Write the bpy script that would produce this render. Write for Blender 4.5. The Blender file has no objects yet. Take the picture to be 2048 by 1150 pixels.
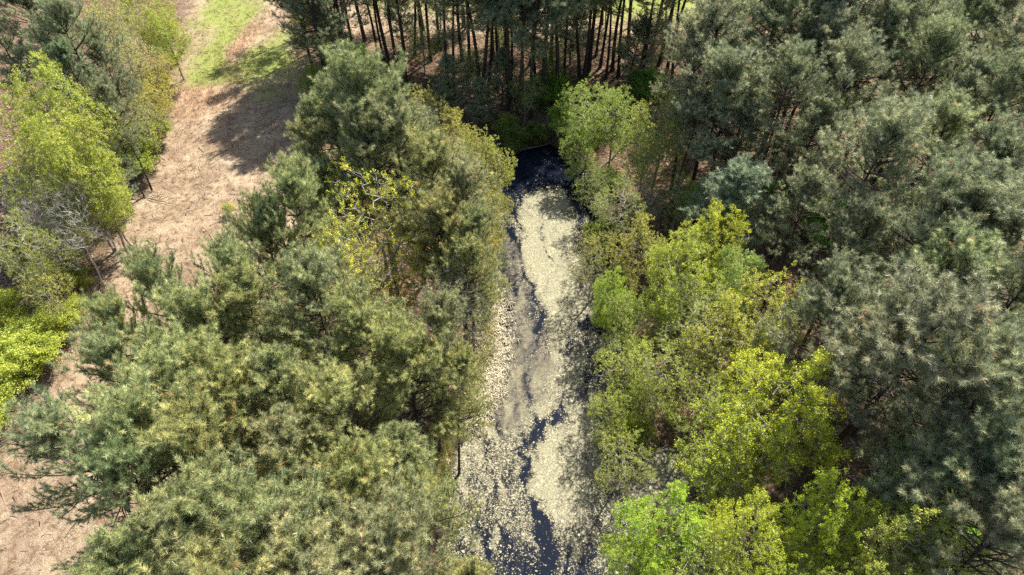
import bpy, math, random
import numpy as np
from mathutils import Vector

# ------------------------------------------------------------------ camera, world, sun, exposure
S = bpy.context.scene
col = S.collection
CAM_H = 36.0; PITCH = math.radians(46.4); FPX = 1365.0
cam_d = bpy.data.cameras.new('camera'); cam = bpy.data.objects.new('camera', cam_d); col.objects.link(cam)
cam.location = (0, 0, CAM_H); cam.rotation_euler = (math.pi/2 - PITCH, 0, 0)
cam_d.sensor_width = 36; cam_d.lens = 36*FPX/2048; cam_d.clip_end = 8000
S.camera = cam
SUN_EL = math.radians(54); SUN_AZ = math.radians(34)       # azimuth measured from +Y towards +X
W = bpy.data.worlds.new('World'); S.world = W; W.use_nodes = True
wn = W.node_tree.nodes; sky = wn.new('ShaderNodeTexSky'); sky.sky_type = 'NISHITA'; sky.sun_disc = False
sky.sun_elevation = SUN_EL; sky.sun_rotation = SUN_AZ; sky.air_density = 1.2; sky.dust_density = 2.0
bg = wn['Background']; bg.inputs['Strength'].default_value = 0.088
W.node_tree.links.new(sky.outputs[0], bg.inputs['Color'])
sl = bpy.data.lights.new('sun', 'SUN'); sl.energy = 5.0; sl.angle = math.radians(0.6); sl.color = (1.0, 0.935, 0.82)
so = bpy.data.objects.new('sun', sl); col.objects.link(so)
sdir = Vector((math.sin(SUN_AZ)*math.cos(SUN_EL), math.cos(SUN_AZ)*math.cos(SUN_EL), math.sin(SUN_EL)))
so.rotation_euler = sdir.to_track_quat('Z', 'Y').to_euler(); so.location = (20, 60, 60)
S.view_settings.view_transform = 'Standard'; S.view_settings.look = 'None'
S.view_settings.gamma = 1; S.view_settings.use_curve_mapping = False
S.view_settings.exposure = 1.22
S.cycles.use_denoising = False; S.cycles.max_bounces = 6; S.cycles.diffuse_bounces = 3; S.cycles.transmission_bounces = 4; S.cycles.transparent_max_bounces = 4

rs = np.random.RandomState(7)
random.seed(7)

# ------------------------------------------------------------------ helpers
def at(u, v, z=0.0):
    """ground point (at height z) seen at photo pixel (u, v)"""
    x = (np.asarray(u, float)-1024)/FPX; y = -(np.asarray(v, float)-575)/FPX
    dx = x; dy = y*math.sin(PITCH)+math.cos(PITCH); dz = y*math.cos(PITCH)-math.sin(PITCH)
    t = (z-CAM_H)/dz
    return dx*t, dy*t

def sines(x, y, scale, seed, octaves=4):
    r = np.random.RandomState(seed); out = np.zeros_like(x, dtype=float); a = 1.0; tot = 0
    for o in range(octaves):
        s = 0
        for k in range(4):
            th = r.uniform(0, 2*math.pi); ph = r.uniform(0, 2*math.pi); f = 2*math.pi/scale*r.uniform(.7, 1.3)
            s = s+np.sin((x*math.cos(th)+y*math.sin(th))*f+ph+1.3*np.sin((x*math.sin(th)-y*math.cos(th))*f*.6+ph*2))
        out += a*s/4*1.6; tot += a; a *= .55; scale *= .5
    return out/tot

def mk_mesh(name, V, faces, mats, midx=None, attrs=None, smooth=False):
    """faces: list of (n,k) int arrays"""
    me = bpy.data.meshes.new(name)
    V = np.asarray(V, np.float32)
    me.vertices.add(len(V)); me.vertices.foreach_set('co', V.ravel())
    tot = sum(f.size for f in faces); npoly = sum(len(f) for f in faces)
    loops = np.concatenate([f.ravel() for f in faces]).astype(np.int32)
    lens = np.concatenate([np.full(len(f), f.shape[1]) for f in faces])
    starts = np.concatenate([[0], np.cumsum(lens)[:-1]]).astype(np.int32)
    me.loops.add(tot); me.loops.foreach_set('vertex_index', loops)
    me.polygons.add(npoly); me.polygons.foreach_set('loop_start', starts)
    if midx is not None:
        mi = np.concatenate([np.full(len(f), m) for f, m in zip(faces, midx)]).astype(np.int32)
        me.polygons.foreach_set('material_index', mi)
    if smooth: me.polygons.foreach_set('use_smooth', np.ones(npoly, bool))
    for k, a in (attrs or {}).items():
        at_ = me.attributes.new(k, 'FLOAT', 'POINT'); at_.data.foreach_set('value', np.asarray(a, np.float32))
    for m in mats: me.materials.append(m)
    me.update(calc_edges=True)
    return me

def prisms(P0, P1, R0, R1, n=4, jitter=0.0, seed=0):
    P0 = np.asarray(P0, float); P1 = np.asarray(P1, float); R0 = np.asarray(R0, float); R1 = np.asarray(R1, float)
    d = P1-P0; d /= np.linalg.norm(d, axis=1, keepdims=True)+1e-9
    ref = np.where(np.abs(d[:, 1:2]) < .9, np.array([[0, 1., 0]]), np.array([[1., 0, 0]]))
    a = np.cross(d, ref); a /= np.linalg.norm(a, axis=1, keepdims=True)+1e-9; b = np.cross(d, a)
    N = len(P0); V = np.zeros((N, 2*n, 3))
    for i in range(n):
        t = 2*math.pi*i/n
        o = a*math.cos(t)+b*math.sin(t)
        V[:, i] = P0+o*R0[:, None]; V[:, n+i] = P1+o*R1[:, None]
    base = (np.arange(N)*2*n)[:, None]
    F = np.concatenate([base+np.array([[i, (i+1) % n, n+(i+1) % n, n+i]]) for i in range(n)])
    return V.reshape(-1, 3), F

def merge(parts):
    """parts: list of (V, F, matindex, tone or None) -> V, faces, midx, tone"""
    Vs = []; fs = []; ms = []; ts = []; off = 0
    for V, F, m, t in parts:
        Vs.append(V); fs.append(F+off); ms.append(m); ts.append(np.full(len(V), .5) if t is None else t); off += len(V)
    return np.concatenate(Vs), fs, ms, np.concatenate(ts)

def link(name, me, parent=None):
    o = bpy.data.objects.new(name, me); col.objects.link(o)
    if parent: o.parent = parent
    return o
def tag(o, label=None, cat=None, group=None, kind=None):
    if label: o['label'] = label
    if cat: o['category'] = cat
    if group: o['group'] = group
    if kind: o['kind'] = kind
    return o

# ------------------------------------------------------------------ materials
def new_mat(name):
    m = bpy.data.materials.new(name); m.use_nodes = True
    nt = m.node_tree; return m, nt, nt.nodes, nt.links, nt.nodes['Principled BSDF']
def ramp(nt, stops):
    r = nt.nodes.new('ShaderNodeValToRGB'); e = r.color_ramp.elements
    while len(e) > 1: e.remove(e[-1])
    e[0].position = stops[0][0]; e[0].color = (*stops[0][1], 1)
    for p, c in stops[1:]:
        q = e.new(p); q.color = (*c, 1)
    return r
def mixc(nt, fac, a, b, mode='MIX'):
    m = nt.nodes.new('ShaderNodeMix'); m.data_type = 'RGBA'; m.blend_type = mode
    for sock, val in ((m.inputs[0], fac), (m.inputs[6], a), (m.inputs[7], b)):
        if isinstance(val, bpy.types.NodeSocket): nt.links.new(val, sock)
        elif isinstance(val, tuple): sock.default_value = (*val, 1)
        else: sock.default_value = val
    return m.outputs[2]
def noise(nt, scale, detail=4, rough=.6, coord='Object', dist=0.0):
    tc = nt.nodes.new('ShaderNodeTexCoord'); n = nt.nodes.new('ShaderNodeTexNoise')
    n.inputs['Scale'].default_value = scale; n.inputs['Detail'].default_value = detail
    n.inputs['Roughness'].default_value = rough; n.inputs['Distortion'].default_value = dist
    nt.links.new(tc.outputs[coord], n.inputs['Vector']); return n.outputs['Fac']
def attr(nt, name):
    a = nt.nodes.new('ShaderNodeAttribute'); a.attribute_name = name; return a.outputs['Fac']

def foliage_mat(name, stops, transl, rough=.5, spec=.35, patch=0.9):
    """per-tuft tone from the 'tone' attribute, tinted by the colour of the object"""
    m, nt, N, L, P = new_mat(name)
    r = ramp(nt, stops); L.new(attr(nt, 'tone'), r.inputs[0])
    oi = N.new('ShaderNodeObjectInfo')
    c = mixc(nt, 1.0, r.outputs[0], oi.outputs['Color'], 'MULTIPLY')
    L.new(c, P.inputs['Base Color']); P.inputs['Roughness'].default_value = rough
    P.inputs['Specular IOR Level'].default_value = spec
    T = N.new('ShaderNodeBsdfTranslucent'); L.new(c, T.inputs['Color'])
    mx = N.new('ShaderNodeMixShader'); mx.inputs[0].default_value = transl
    L.new(P.outputs[0], mx.inputs[1]); L.new(T.outputs[0], mx.inputs[2])
    L.new(mx.outputs[0], N['Material Output'].inputs['Surface'])
    return m
NEEDLE = foliage_mat('pine_needles', [(0, (.13, .17, .105)), (.3, (.25, .29, .175)), (.6, (.40, .435, .26)), (.93, (.60, .60, .36)), (.96, (.42, .28, .16)), (1, (.48, .32, .2))], .34, .40, .6)
LEAF = foliage_mat('spring_leaves', [(0, (.22, .28, .045)), (.5, (.48, .53, .08)), (1, (.80, .80, .19))], .42, .5, .3)

def bark_mat(name, c1, c2):
    m, nt, N, L, P = new_mat(name)
    tc = N.new('ShaderNodeTexCoord'); mp = N.new('ShaderNodeMapping'); mp.inputs['Scale'].default_value = (1, 1, .25)
    n = N.new('ShaderNodeTexNoise'); n.inputs['Scale'].default_value = 14; n.inputs['Detail'].default_value = 6
    L.new(tc.outputs['Object'], mp.inputs[0]); L.new(mp.outputs[0], n.inputs['Vector'])
    r = ramp(nt, [(.35, c1), (.65, c2)]); L.new(n.outputs['Fac'], r.inputs[0]); L.new(r.outputs[0], P.inputs['Base Color'])
    P.inputs['Roughness'].default_value = .9; P.inputs['Specular IOR Level'].default_value = .2
    b = N.new('ShaderNodeBump'); b.inputs['Strength'].default_value = .8; b.inputs['Distance'].default_value = .03
    L.new(n.outputs['Fac'], b.inputs['Height']); L.new(b.outputs[0], P.inputs['Normal'])
    return m
PINE_BARK = bark_mat('pine_bark', (.030, .022, .018), (.10, .075, .060))
TWIG = bark_mat('pine_twig', (.09, .065, .045), (.20, .15, .11))
GREY_BARK = bark_mat('grey_bark', (.16, .14, .12), (.36, .33, .29))
BROWN_BARK = bark_mat('brown_bark', (.07, .055, .042), (.20, .165, .13))
PALE_BARK = bark_mat('pale_bark', (.28, .26, .24), (.52, .49, .46))

# ------------------------------------------------------------------ pond outline and terrain
WATER_Z = -0.5
PX = [(880,1230),(905,1100),(905,1000),(915,920),(945,860),(980,800),(1000,740),(1006,690),(1004,630),(997,560),(1004,480),(1014,420),(1018,360),(1026,328),(1052,303),(1095,300),(1130,312),(1158,345),(1180,395),(1192,440),(1195,500),(1205,560),(1225,640),(1236,720),(1234,800),(1234,880),(1262,912),(1295,918),(1340,918),(1378,955),(1352,1005),(1290,995),(1245,1020),(1250,1120),(1250,1230)]
bx, by = at([p[0] for p in PX], [p[1] for p in PX], WATER_Z)
POND = np.stack([bx, by], 1)
def sd_poly(x, y, P):
    """signed distance to polygon, negative inside"""
    shp = x.shape; x = x.ravel(); y = y.ravel()
    d = np.full(x.shape, 1e9); inside = np.zeros(x.shape, bool)
    for i in range(len(P)):
        ax, ay = P[i-1]; cx, cy = P[i]
        ex, ey = cx-ax, cy-ay; t = np.clip(((x-ax)*ex+(y-ay)*ey)/(ex*ex+ey*ey), 0, 1)
        d = np.minimum(d, (x-ax-t*ex)**2+(y-ay-t*ey)**2)
        c = ((ay > y) != (cy > y)) & (x < (cx-ax)*(y-ay)/((cy-ay) if cy != ay else 1e-9)+ax); inside ^= c
    d = np.sqrt(d); return np.where(inside, -d, d).reshape(shp)
def sd_pond(x, y):
    return sd_poly(x, y, POND)+.35*sines(x, y, 2.2, 11, 3)
def terrain_z(x, y):
    sd = sd_pond(x, y)
    t = np.clip((sd+.6)/2.4, 0, 1); t = t*t*(3-2*t)
    basin = -1.15*(1-t)
    near = np.exp(-(x**2+(y-40)**2)/300**2)
    return basin+t*(.22*sines(x, y, 17, 3, 3)+.05*sines(x, y, 1.9, 5, 3))*near

def blob(x, y, pts):
    """pts: (u, v, ru_m, weight) – soft patches on the ground"""
    out = np.zeros_like(x)
    for u, v, rx, ry, w in pts:
        px, py = at(u, v)
        out += w*np.exp(-(((x-px)/rx)**2+((y-py)/ry)**2))
    return out
CLEAR_PX = [(365,-60),(545,-60),(590,60),(620,160),(640,260),(600,330),(640,420),(560,560),(420,760),(300,1000),(180,1300),(-200,1300),(-60,900),(60,800),(150,640),(215,480),(290,330),(340,200),(352,110),(365,0)]
cxx, cyy = at([p[0] for p in CLEAR_PX], [p[1] for p in CLEAR_PX]); CLEAR = np.stack([cxx, cyy], 1)

def build_ground():
    def axis(a, b, st, far):
        c = list(np.arange(a, b, st)); g = st
        lo = [a]; hi = [c[-1]]
        while lo[-1] > -far: g *= 1.35; lo.append(lo[-1]-g)
        g = st
        while hi[-1] < far: g *= 1.35; hi.append(hi[-1]+g)
        return np.array(lo[:0:-1]+c+hi[1:])
    X = axis(-52, 56, .42, 4000); Y = axis(2, 104, .42, 4000)
    gx, gy = np.meshgrid(X, Y)
    z = terrain_z(gx, gy)
    nx, ny = len(X), len(Y)
    i = np.arange(nx*ny).reshape(ny, nx)
    F = np.stack([i[:-1, :-1].ravel(), i[:-1, 1:].ravel(), i[1:, 1:].ravel(), i[1:, :-1].ravel()], 1)
    wob = 1.3*sines(gx, gy, 7, 21, 4)
    clear = np.clip(.5-(sd_poly(gx, gy, CLEAR)+wob)/2.5, 0, 1)
    clear = np.maximum(clear, np.clip((gy-70+2*wob)/6, 0, 1)*(gx > -20))
    green = np.clip(blob(gx+.6*wob, gy+wob, [(450,125,2.9,3.4,1.5),(520,135,2.6,2.6,1.1),(470,60,2.0,7,1.1),(430,20,2.0,6,1.0),(480,-20,3,5,.5),(410,160,1.6,1.6,.8),(540,190,2,2,.6),(560,90,2,5,.7),(1250,5,9,5,.8),(1400,10,7,5,.8),(900,-10,6,5,.7)]), 0, 1)
    orange = np.clip(blob(gx+.5*wob, gy+.5*wob, [(395,190,2.2,2.0,1.2),(440,195,1.6,2,.9),(470,100,1.2,3.5,1.0),(500,70,1.3,6,.7),(370,230,2,1.8,.7)]), 0, 1)
    sdp = sd_pond(gx, gy)
    cream = np.exp(-((sdp-.5)/.8)**2)*np.clip(blob(gx, gy, [(965,780,2,3.5,1.4),(985,650,2,4.5,1.6),(1000,430,1.2,3.5,1.1),(930,880,2,3,.9),(990,540,1.5,4,.9)]), 0, 1)
    mud = np.exp(-((sdp)/1.1)**2)
    for a in (clear, green, orange, cream, mud): a[...] = np.where((gx < -60) | (gx > 60) | (gy > 130), 0, a)
    m, nt, N, L, P = new_mat('ground_soil')
    n1 = noise(nt, .35, 6, .65); n2 = noise(nt, 3.2, 8, .7, dist=.6); n3 = noise(nt, 14, 6, .75)
    litter = ramp(nt, [(.3, (.075, .05, .036)), (.5, (.17, .118, .088)), (.7, (.30, .215, .165))]); L.new(n2, litter.inputs[0])
    straw = ramp(nt, [(.3, (.15, .11, .08)), (.46, (.36, .285, .215)), (.7, (.55, .465, .365))]); L.new(n3, straw.inputs[0])
    r1 = ramp(nt, [(.35, (.66, .58, .52)), (.65, (1.1, 1.08, .98))]); L.new(n1, r1.inputs[0])
    c = mixc(nt, attr(nt, 'clear'), litter.outputs[0], straw.outputs[0])
    c = mixc(nt, 1.0, c, r1.outputs[0], 'MULTIPLY')
    r2 = ramp(nt, [(.38, (.58, .50, .44)), (.52, (1, 1, 1)), (.7, (1.06, 1.08, 1.0))]); L.new(noise(nt, 1.4, 7, .75, dist=1.2), r2.inputs[0])
    c = mixc(nt, 1.0, c, r2.outputs[0], 'MULTIPLY')
    org = ramp(nt, [(.35, (.34, .22, .14)), (.65, (.56, .41, .28))]); L.new(n3, org.inputs[0])
    def thresh(a, lo, hi, nz):
        mt = N.new('ShaderNodeMath'); mt.operation = 'ADD'; L.new(a, mt.inputs[0]); L.new(nz, mt.inputs[1])
        mr = N.new('ShaderNodeMapRange'); mr.inputs[1].default_value = lo; mr.inputs[2].default_value = hi
        L.new(mt.outputs[0], mr.inputs[0]); return mr.outputs[0]
    grn = ramp(nt, [(.3, (.15, .17, .05)), (.55, (.26, .29, .08)), (.75, (.40, .38, .16))]); L.new(n3, grn.inputs[0])
    c = mixc(nt, thresh(attr(nt, 'green'), .6, 1.2, n2), c, grn.outputs[0])
    c = mixc(nt, thresh(attr(nt, 'orange'), .7, 1.5, n2), c, org.outputs[0])
    mudc = ramp(nt, [(.35, (.035, .026, .02)), (.65, (.12, .09, .07))]); L.new(n3, mudc.inputs[0])
    c = mixc(nt, thresh(attr(nt, 'mud'), .9, 1.3, n2), c, mudc.outputs[0])
    crm = ramp(nt, [(.35, (.30, .25, .15)), (.6, (.62, .56, .38))]); L.new(n3, crm.inputs[0])
    c = mixc(nt, thresh(attr(nt, 'cream'), .8, 1.05, n2), c, crm.outputs[0])
    L.new(c, P.inputs['Base Color']); P.inputs['Roughness'].default_value = .95; P.inputs['Specular IOR Level'].default_value = .15
    b = N.new('ShaderNodeBump'); b.inputs['Strength'].default_value = 1; b.inputs['Distance'].default_value = .12
    L.new(n3, b.inputs['Height']); L.new(b.outputs[0], P.inputs['Normal'])
    V = np.stack([gx.ravel(), gy.ravel(), z.ravel()], 1)
    me = mk_mesh('ground', V, [F], [m], attrs={'clear': clear.ravel(), 'green': green.ravel(), 'orange': orange.ravel(), 'cream': cream.ravel(), 'mud': mud.ravel()}, smooth=True)
    tag(link('ground', me), 'ground of brown needle litter with a pale dry grass clearing on the left', kind='structure')
build_ground()

# ------------------------------------------------------------------ how thickly the floating scum covers the water
COV = [(1050,335,0),(1075,322,0),(1105,345,0),(1060,365,0),(1092,368,.02),(1135,365,0),(1025,360,0),(1150,410,.0),(1015,420,.02),(1030,375,0),(1060,318,0),(1090,335,.02),(1040,350,.0),(1120,350,0),(1075,360,.04),(1030,390,.05),(1145,380,.03),(1165,420,.12),
 (1055,410,.9),(1090,392,1),(1125,400,.95),(1100,430,1),(1060,450,.95),(1130,450,.95),(1065,490,1),(1105,500,1),(1145,490,.8),(1170,480,.25),(1175,540,.2),(1150,540,.95),
 (1080,540,1),(1110,580,1),(1150,590,1),(1090,555,.9),(1120,640,1),(1165,620,.95),(1140,670,.75),(1190,590,.5),(1205,650,.35),
 (1025,470,.2),(1015,520,.35),(1030,560,.3),(1050,530,.75),(1010,600,.4),(1040,610,.45),(1060,600,.3),(1000,660,.5),(1040,670,.5),(1075,640,.25),(1075,700,.35),(1030,730,.55),(1100,720,.6),(1050,780,.5),(1000,760,.6),
 (1175,655,.15),(1210,620,.2),(1150,685,.25),(1185,700,.35),(1130,730,.6),(1160,735,.7),(1100,770,.7),(1190,750,.25),(1210,780,.5),(1225,720,.4),
 (980,800,.65),(950,850,.6),(930,900,.6),(1000,860,.5),(1040,830,.6),(1080,820,.6),(1120,800,.5),(1180,820,.6),(1210,860,.6),(1160,860,.75),
 (970,930,.45),(1010,930,.4),(940,980,.4),(1000,1000,.4),(1030,1040,.4),(960,1060,.3),(1010,1100,.22),(950,1140,.15),(1050,1150,.12),(1020,1170,.1),
 (1100,900,.9),(1090,960,.9),(1130,930,.85),(1150,980,.75),(1120,1010,.75),(1180,900,.65),(1200,960,.5),(1170,1040,.5),(1130,1060,.5),(1200,1080,.35),(1140,1110,.3),(1100,1140,.08),(1170,1150,.2),(1230,1000,.4),
 (1310,960,.9),(1330,975,.8),(1280,960,.5)]
LINES = [([(1045,392),(1032,425),(1044,470),(1040,515),(1052,552),(1068,575)], .16, .92),
 ([(1088,440),(1086,480),(1095,515),(1118,535),(1150,552),(1165,575)], .10, .75),
 ([(1066,590),(1078,620),(1074,650),(1064,690)], .28, .6),
 ([(1220,610),(1185,640),(1145,672),(1118,700)], .30, .75),
 ([(1205,725),(1170,775),(1135,815),(1105,840),(1078,860)], .42, .93),
 ([(1078,860),(1055,890),(1045,930),(1052,970),(1070,1010),(1092,1050),(1098,1110),(1085,1170)], .45, .93),
 ([(1030,460),(1030,500),(1022,540),(1030,590)], .22, .6), ([(1150,400),(1162,450),(1158,480)], .12, .7),
 ([(1010,640),(1050,700),(1045,760),(1070,800)], .25, .35)]
cpx, cpy = at([c[0] for c in COV], [c[1] for c in COV], WATER_Z); cval = np.array([c[2] for c in COV])
def cover(x, y):
    wx = x+.38*sines(x, y*.7, 2.1, 41, 5); wy = y+.6*sines(x, y*.7, 2.6, 43, 5)
    num = np.zeros_like(x); den = np.zeros_like(x)
    for a, b, c in zip(cpx, cpy, cval):
        w = 1/(((wx-a)*1.35)**2+((wy-b)*.8)**2+.15)**1.6; num += w*c; den += w
    k = num/den
    nz = sines(x, y*.6, 1.1, 201, 3); nz2 = sines(x, y*.7, .9, 203, 4)
    for pts, wd, dep in LINES:
        lx, ly = at([p[0] for p in pts], [p[1] for p in pts], WATER_Z)
        d = np.full(x.shape, 1e9)
        for i in range(1, len(lx)):
            ex, ey = lx[i]-lx[i-1], ly[i]-ly[i-1]; t = np.clip(((wx-lx[i-1])*ex+(wy-ly[i-1])*ey)/(ex*ex+ey*ey), 0, 1)
            d = np.minimum(d, (wx-lx[i-1]-t*ex)**2+(wy-ly[i-1]-t*ey)**2)
        k = k*(1-dep*np.clip(.75+.55*nz, 0, 1)*np.exp(-np.maximum(d+.10*wd*nz2, 0)/(wd*(1.15+.4*nz2))**2))
    # drifting streaks, strongly stretched along the length of the pond
    st = .6*sines(wx*2.6+.8*np.sin(wy*.35), wy*.55, 1.5, 51, 4)+.8*np.sin(2*math.pi*(wx+.9*np.sin(wy*.28+.6)+.5*sines(wx, wy, 4, 55, 2))/1.15)*np.clip(sines(wx, wy, 3.3, 57, 2)+.3, 0, 1)
    k = k+np.where(k < .9, .34, .16)*st*np.clip(k*4, 0.0, 1)+.14*sines(x*1.5, y, .55, 53, 3)*np.clip(k*4, 0, 1)
    return np.clip(k, 0, 1)

def finezone(x, y):
    out = np.zeros_like(x)
    for u, v, rx, ry in ((1020,520,.9,3.2),(1025,600,1.5,2.6),(1035,680,1.9,2.6),(1030,760,1.9,2.4),(1010,820,1.5,1.6),(1075,730,1.0,1.6)):
        a, b = at(u, v, WATER_Z); out = np.maximum(out, np.exp(-(((x-a)/rx)**2+((y-b)/ry)**2)**1.6))
    return np.clip(out*1.25+.25*sines(x, y, 1.8, 91, 3)*(out > .05), 0, 1)
def build_water():
    X = np.arange(POND[:, 0].min()-1.5, POND[:, 0].max()+1.5, .12); Y = np.arange(max(3, POND[:, 1].min()-1), POND[:, 1].max()+1.5, .14)
    gx, gy = np.meshgrid(X, Y); cv = cover(gx, gy); keep = sd_poly(gx, gy, POND) < 1.2
    ny, nx = gx.shape; i = np.arange(nx*ny).reshape(ny, nx)
    F = np.stack([i[:-1, :-1].ravel(), i[:-1, 1:].ravel(), i[1:, 1:].ravel(), i[1:, :-1].ravel()], 1)
    F = F[keep.ravel()[F].all(1)]
    used, inv = np.unique(F, return_inverse=True); F = inv.reshape(-1, 4)
    V = np.stack([gx.ravel(), gy.ravel(), np.full(gx.size, WATER_Z)], 1)[used]; cv_ = cv.ravel()[used]; fz = finezone(gx, gy).ravel()[used]
    m, nt, N, L, P = new_mat('pond_water')
    n = noise(nt, 9, 8, .8, dist=.8); n2 = noise(nt, 40, 4, .8)
    ad = N.new('ShaderNodeMath'); ad.operation = 'ADD'; sm = N.new('ShaderNodeMapRange'); sm.inputs[1].default_value = .38; sm.inputs[2].default_value = .60; sm.inputs[3].default_value = .02; sm.inputs[4].default_value = .42; L.new(noise(nt, 1.7, 9, .72, dist=3.5), sm.inputs[0]); fa = N.new('ShaderNodeMath'); fa.operation = 'MULTIPLY_ADD'; L.new(attr(nt, 'fine'), fa.inputs[0]); L.new(sm.outputs[0], fa.inputs[1]); L.new(attr(nt, 'cover'), fa.inputs[2])
    L.new(fa.outputs[0], ad.inputs[0]); L.new(n, ad.inputs[1])
    mr = N.new('ShaderNodeMapRange'); mr.inputs[1].default_value = .93; mr.inputs[2].default_value = 1.35; L.new(ad.outputs[0], mr.inputs[0])
    fl1 = ramp(nt, [(.3, (.12, .11, .068)), (.5, (.22, .205, .132)), (.7, (.32, .30, .20))]); L.new(n2, fl1.inputs[0])
    fl2 = ramp(nt, [(.3, (.035, .03, .027)), (.5, (.10, .085, .068)), (.7, (.22, .195, .145))]); L.new(n2, fl2.inputs[0])
    mrf = N.new('ShaderNodeMapRange'); mrf.inputs[1].default_value = .45; mrf.inputs[2].default_value = .85; L.new(attr(nt, 'cover'), mrf.inputs[0])
    film_c = mixc(nt, mrf.outputs[0], fl2.outputs[0], fl1.outputs[0])
    sw = ramp(nt, [(.35, (.42, .42, .44)), (.5, (.9, .9, .88)), (.65, (1.15, 1.15, 1.1))]); L.new(noise(nt, 1.1, 8, .7, dist=3.0), sw.inputs[0])
    film_c = mixc(nt, 1.0, film_c, sw.outputs[0], 'MULTIPLY')
    ns = noise(nt, 2.5, 8, .75, dist=1.5)
    silt = ramp(nt, [(.35, (.010, .013, .020)), (.65, (.075, .066, .052))]); L.new(ns, silt.inputs[0])
    mr2 = N.new('ShaderNodeMapRange'); mr2.inputs[1].default_value = .08; mr2.inputs[2].default_value = .5; L.new(attr(nt, 'cover'), mr2.inputs[0])
    wat = mixc(nt, mr2.outputs[0], (.006, .009, .018), silt.outputs[0])
    L.new(mixc(nt, mr.outputs[0], wat, film_c), P.inputs['Base Color'])
    rr = N.new('ShaderNodeMapRange'); rr.inputs[3].default_value = .04; rr.inputs[4].default_value = .8; L.new(mr.outputs[0], rr.inputs[0])
    L.new(rr.outputs[0], P.inputs['Roughness']); P.inputs['IOR'].default_value = 1.33; P.inputs['Specular IOR Level'].default_value = .26
    b = N.new('ShaderNodeBump'); b.inputs['Strength'].default_value = .08; b.inputs['Distance'].default_value = .05
    L.new(noise(nt, 3.5, 3, .5), b.inputs['Height']); L.new(b.outputs[0], P.inputs['Normal'])
    tag(link('water', mk_mesh('water', V, [F], [m], attrs={'cover': cv_, 'fine': fz})), 'dark pond water under a cream floating film', kind='structure')
    # floating flakes, real thin pieces
    m, nt, N, L, P = new_mat('duckweed')
    r = ramp(nt, [(0, (.15, .14, .085)), (.45, (.23, .215, .135)), (.85, (.32, .30, .195)), (1, (.44, .415, .285))]); L.new(attr(nt, 'tone'), r.inputs[0])
    L.new(r.outputs[0], P.inputs['Base Color']); P.inputs['Roughness'].default_value = .8
    n = 420000
    n = 1350000; x = rs.uniform(POND[:, 0].min(), POND[:, 0].max(), n); y = rs.uniform(max(7, POND[:, 1].min()), POND[:, 1].max(), n)
    k = sd_pond(x, y) < .25; x = x[k]; y = y[k]
    cv = cover(x, y); fz0 = finezone(x, y); cl = .6+.4*sines(x, y, .33, 77, 3)
    p = np.clip(cv*(.15+.85*cv)*(.35+.9*cl)*np.where(fz0 > .3, .8, 1), 0, 1)
    k = rs.rand(len(x)) < p; x = x[k]; y = y[k]; cv = cv[k]
    n = len(x); fz = finezone(x, y)
    s = (1-.45*fz)*np.exp(rs.normal(-3.92, .50, n)); s = np.where(cv > .8, s*1.15, s); a = rs.uniform(0, 6.28, n); zz = WATER_Z+.004+.012*rs.rand(n)
    V = np.zeros((n, 5, 3))
    for i in range(5):
        t = a+2*math.pi*i/5; q = s*rs.uniform(.65, 1.15, n)
        V[:, i, 0] = x+q*np.cos(t); V[:, i, 1] = y+q*np.sin(t)*.9; V[:, i, 2] = zz
    F = np.arange(n*5).reshape(n, 5)
    tag(link('duckweed', mk_mesh('duckweed', V.reshape(-1, 3), [F], [m], attrs={'tone': np.repeat(rs.rand(n)*(1-.1*fz), 5)})), 'cream flakes of floating pond weed drifting on the dark water', kind='stuff')
    print('flakes', n)
build_water()

# ------------------------------------------------------------------ pines
def needles(T, A, n, length, width, tone, seed, spread=1.0):
    """T tuft centres, A axes -> triangles"""
    r = np.random.RandomState(seed); m = len(T)
    T = np.repeat(T, n, 0); A = np.repeat(A, n, 0); tone = np.repeat(tone, n)
    R = r.normal(size=(m*n, 3)); R -= (R*A).sum(1, keepdims=True)*A; R /= np.linalg.norm(R, axis=1, keepdims=True)
    q = r.uniform(.15, 1.0, (m*n, 1))
    D = A*(1-q*.75)+R*q*spread; D /= np.linalg.norm(D, axis=1, keepdims=True)
    L = length*r.uniform(.7, 1.15, (m*n, 1))
    B = T+A*r.uniform(-.14, .05, (m*n, 1))
    side = np.cross(D, r.normal(size=(m*n, 3))); side /= np.linalg.norm(side, axis=1, keepdims=True)
    V = np.stack([B-side*width*.5, B+side*width*.5, B+D*L], 1).reshape(-1, 3)
    F = np.arange(len(V)).reshape(-1, 3)
    return V, F, np.repeat(tone, 3)

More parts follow.
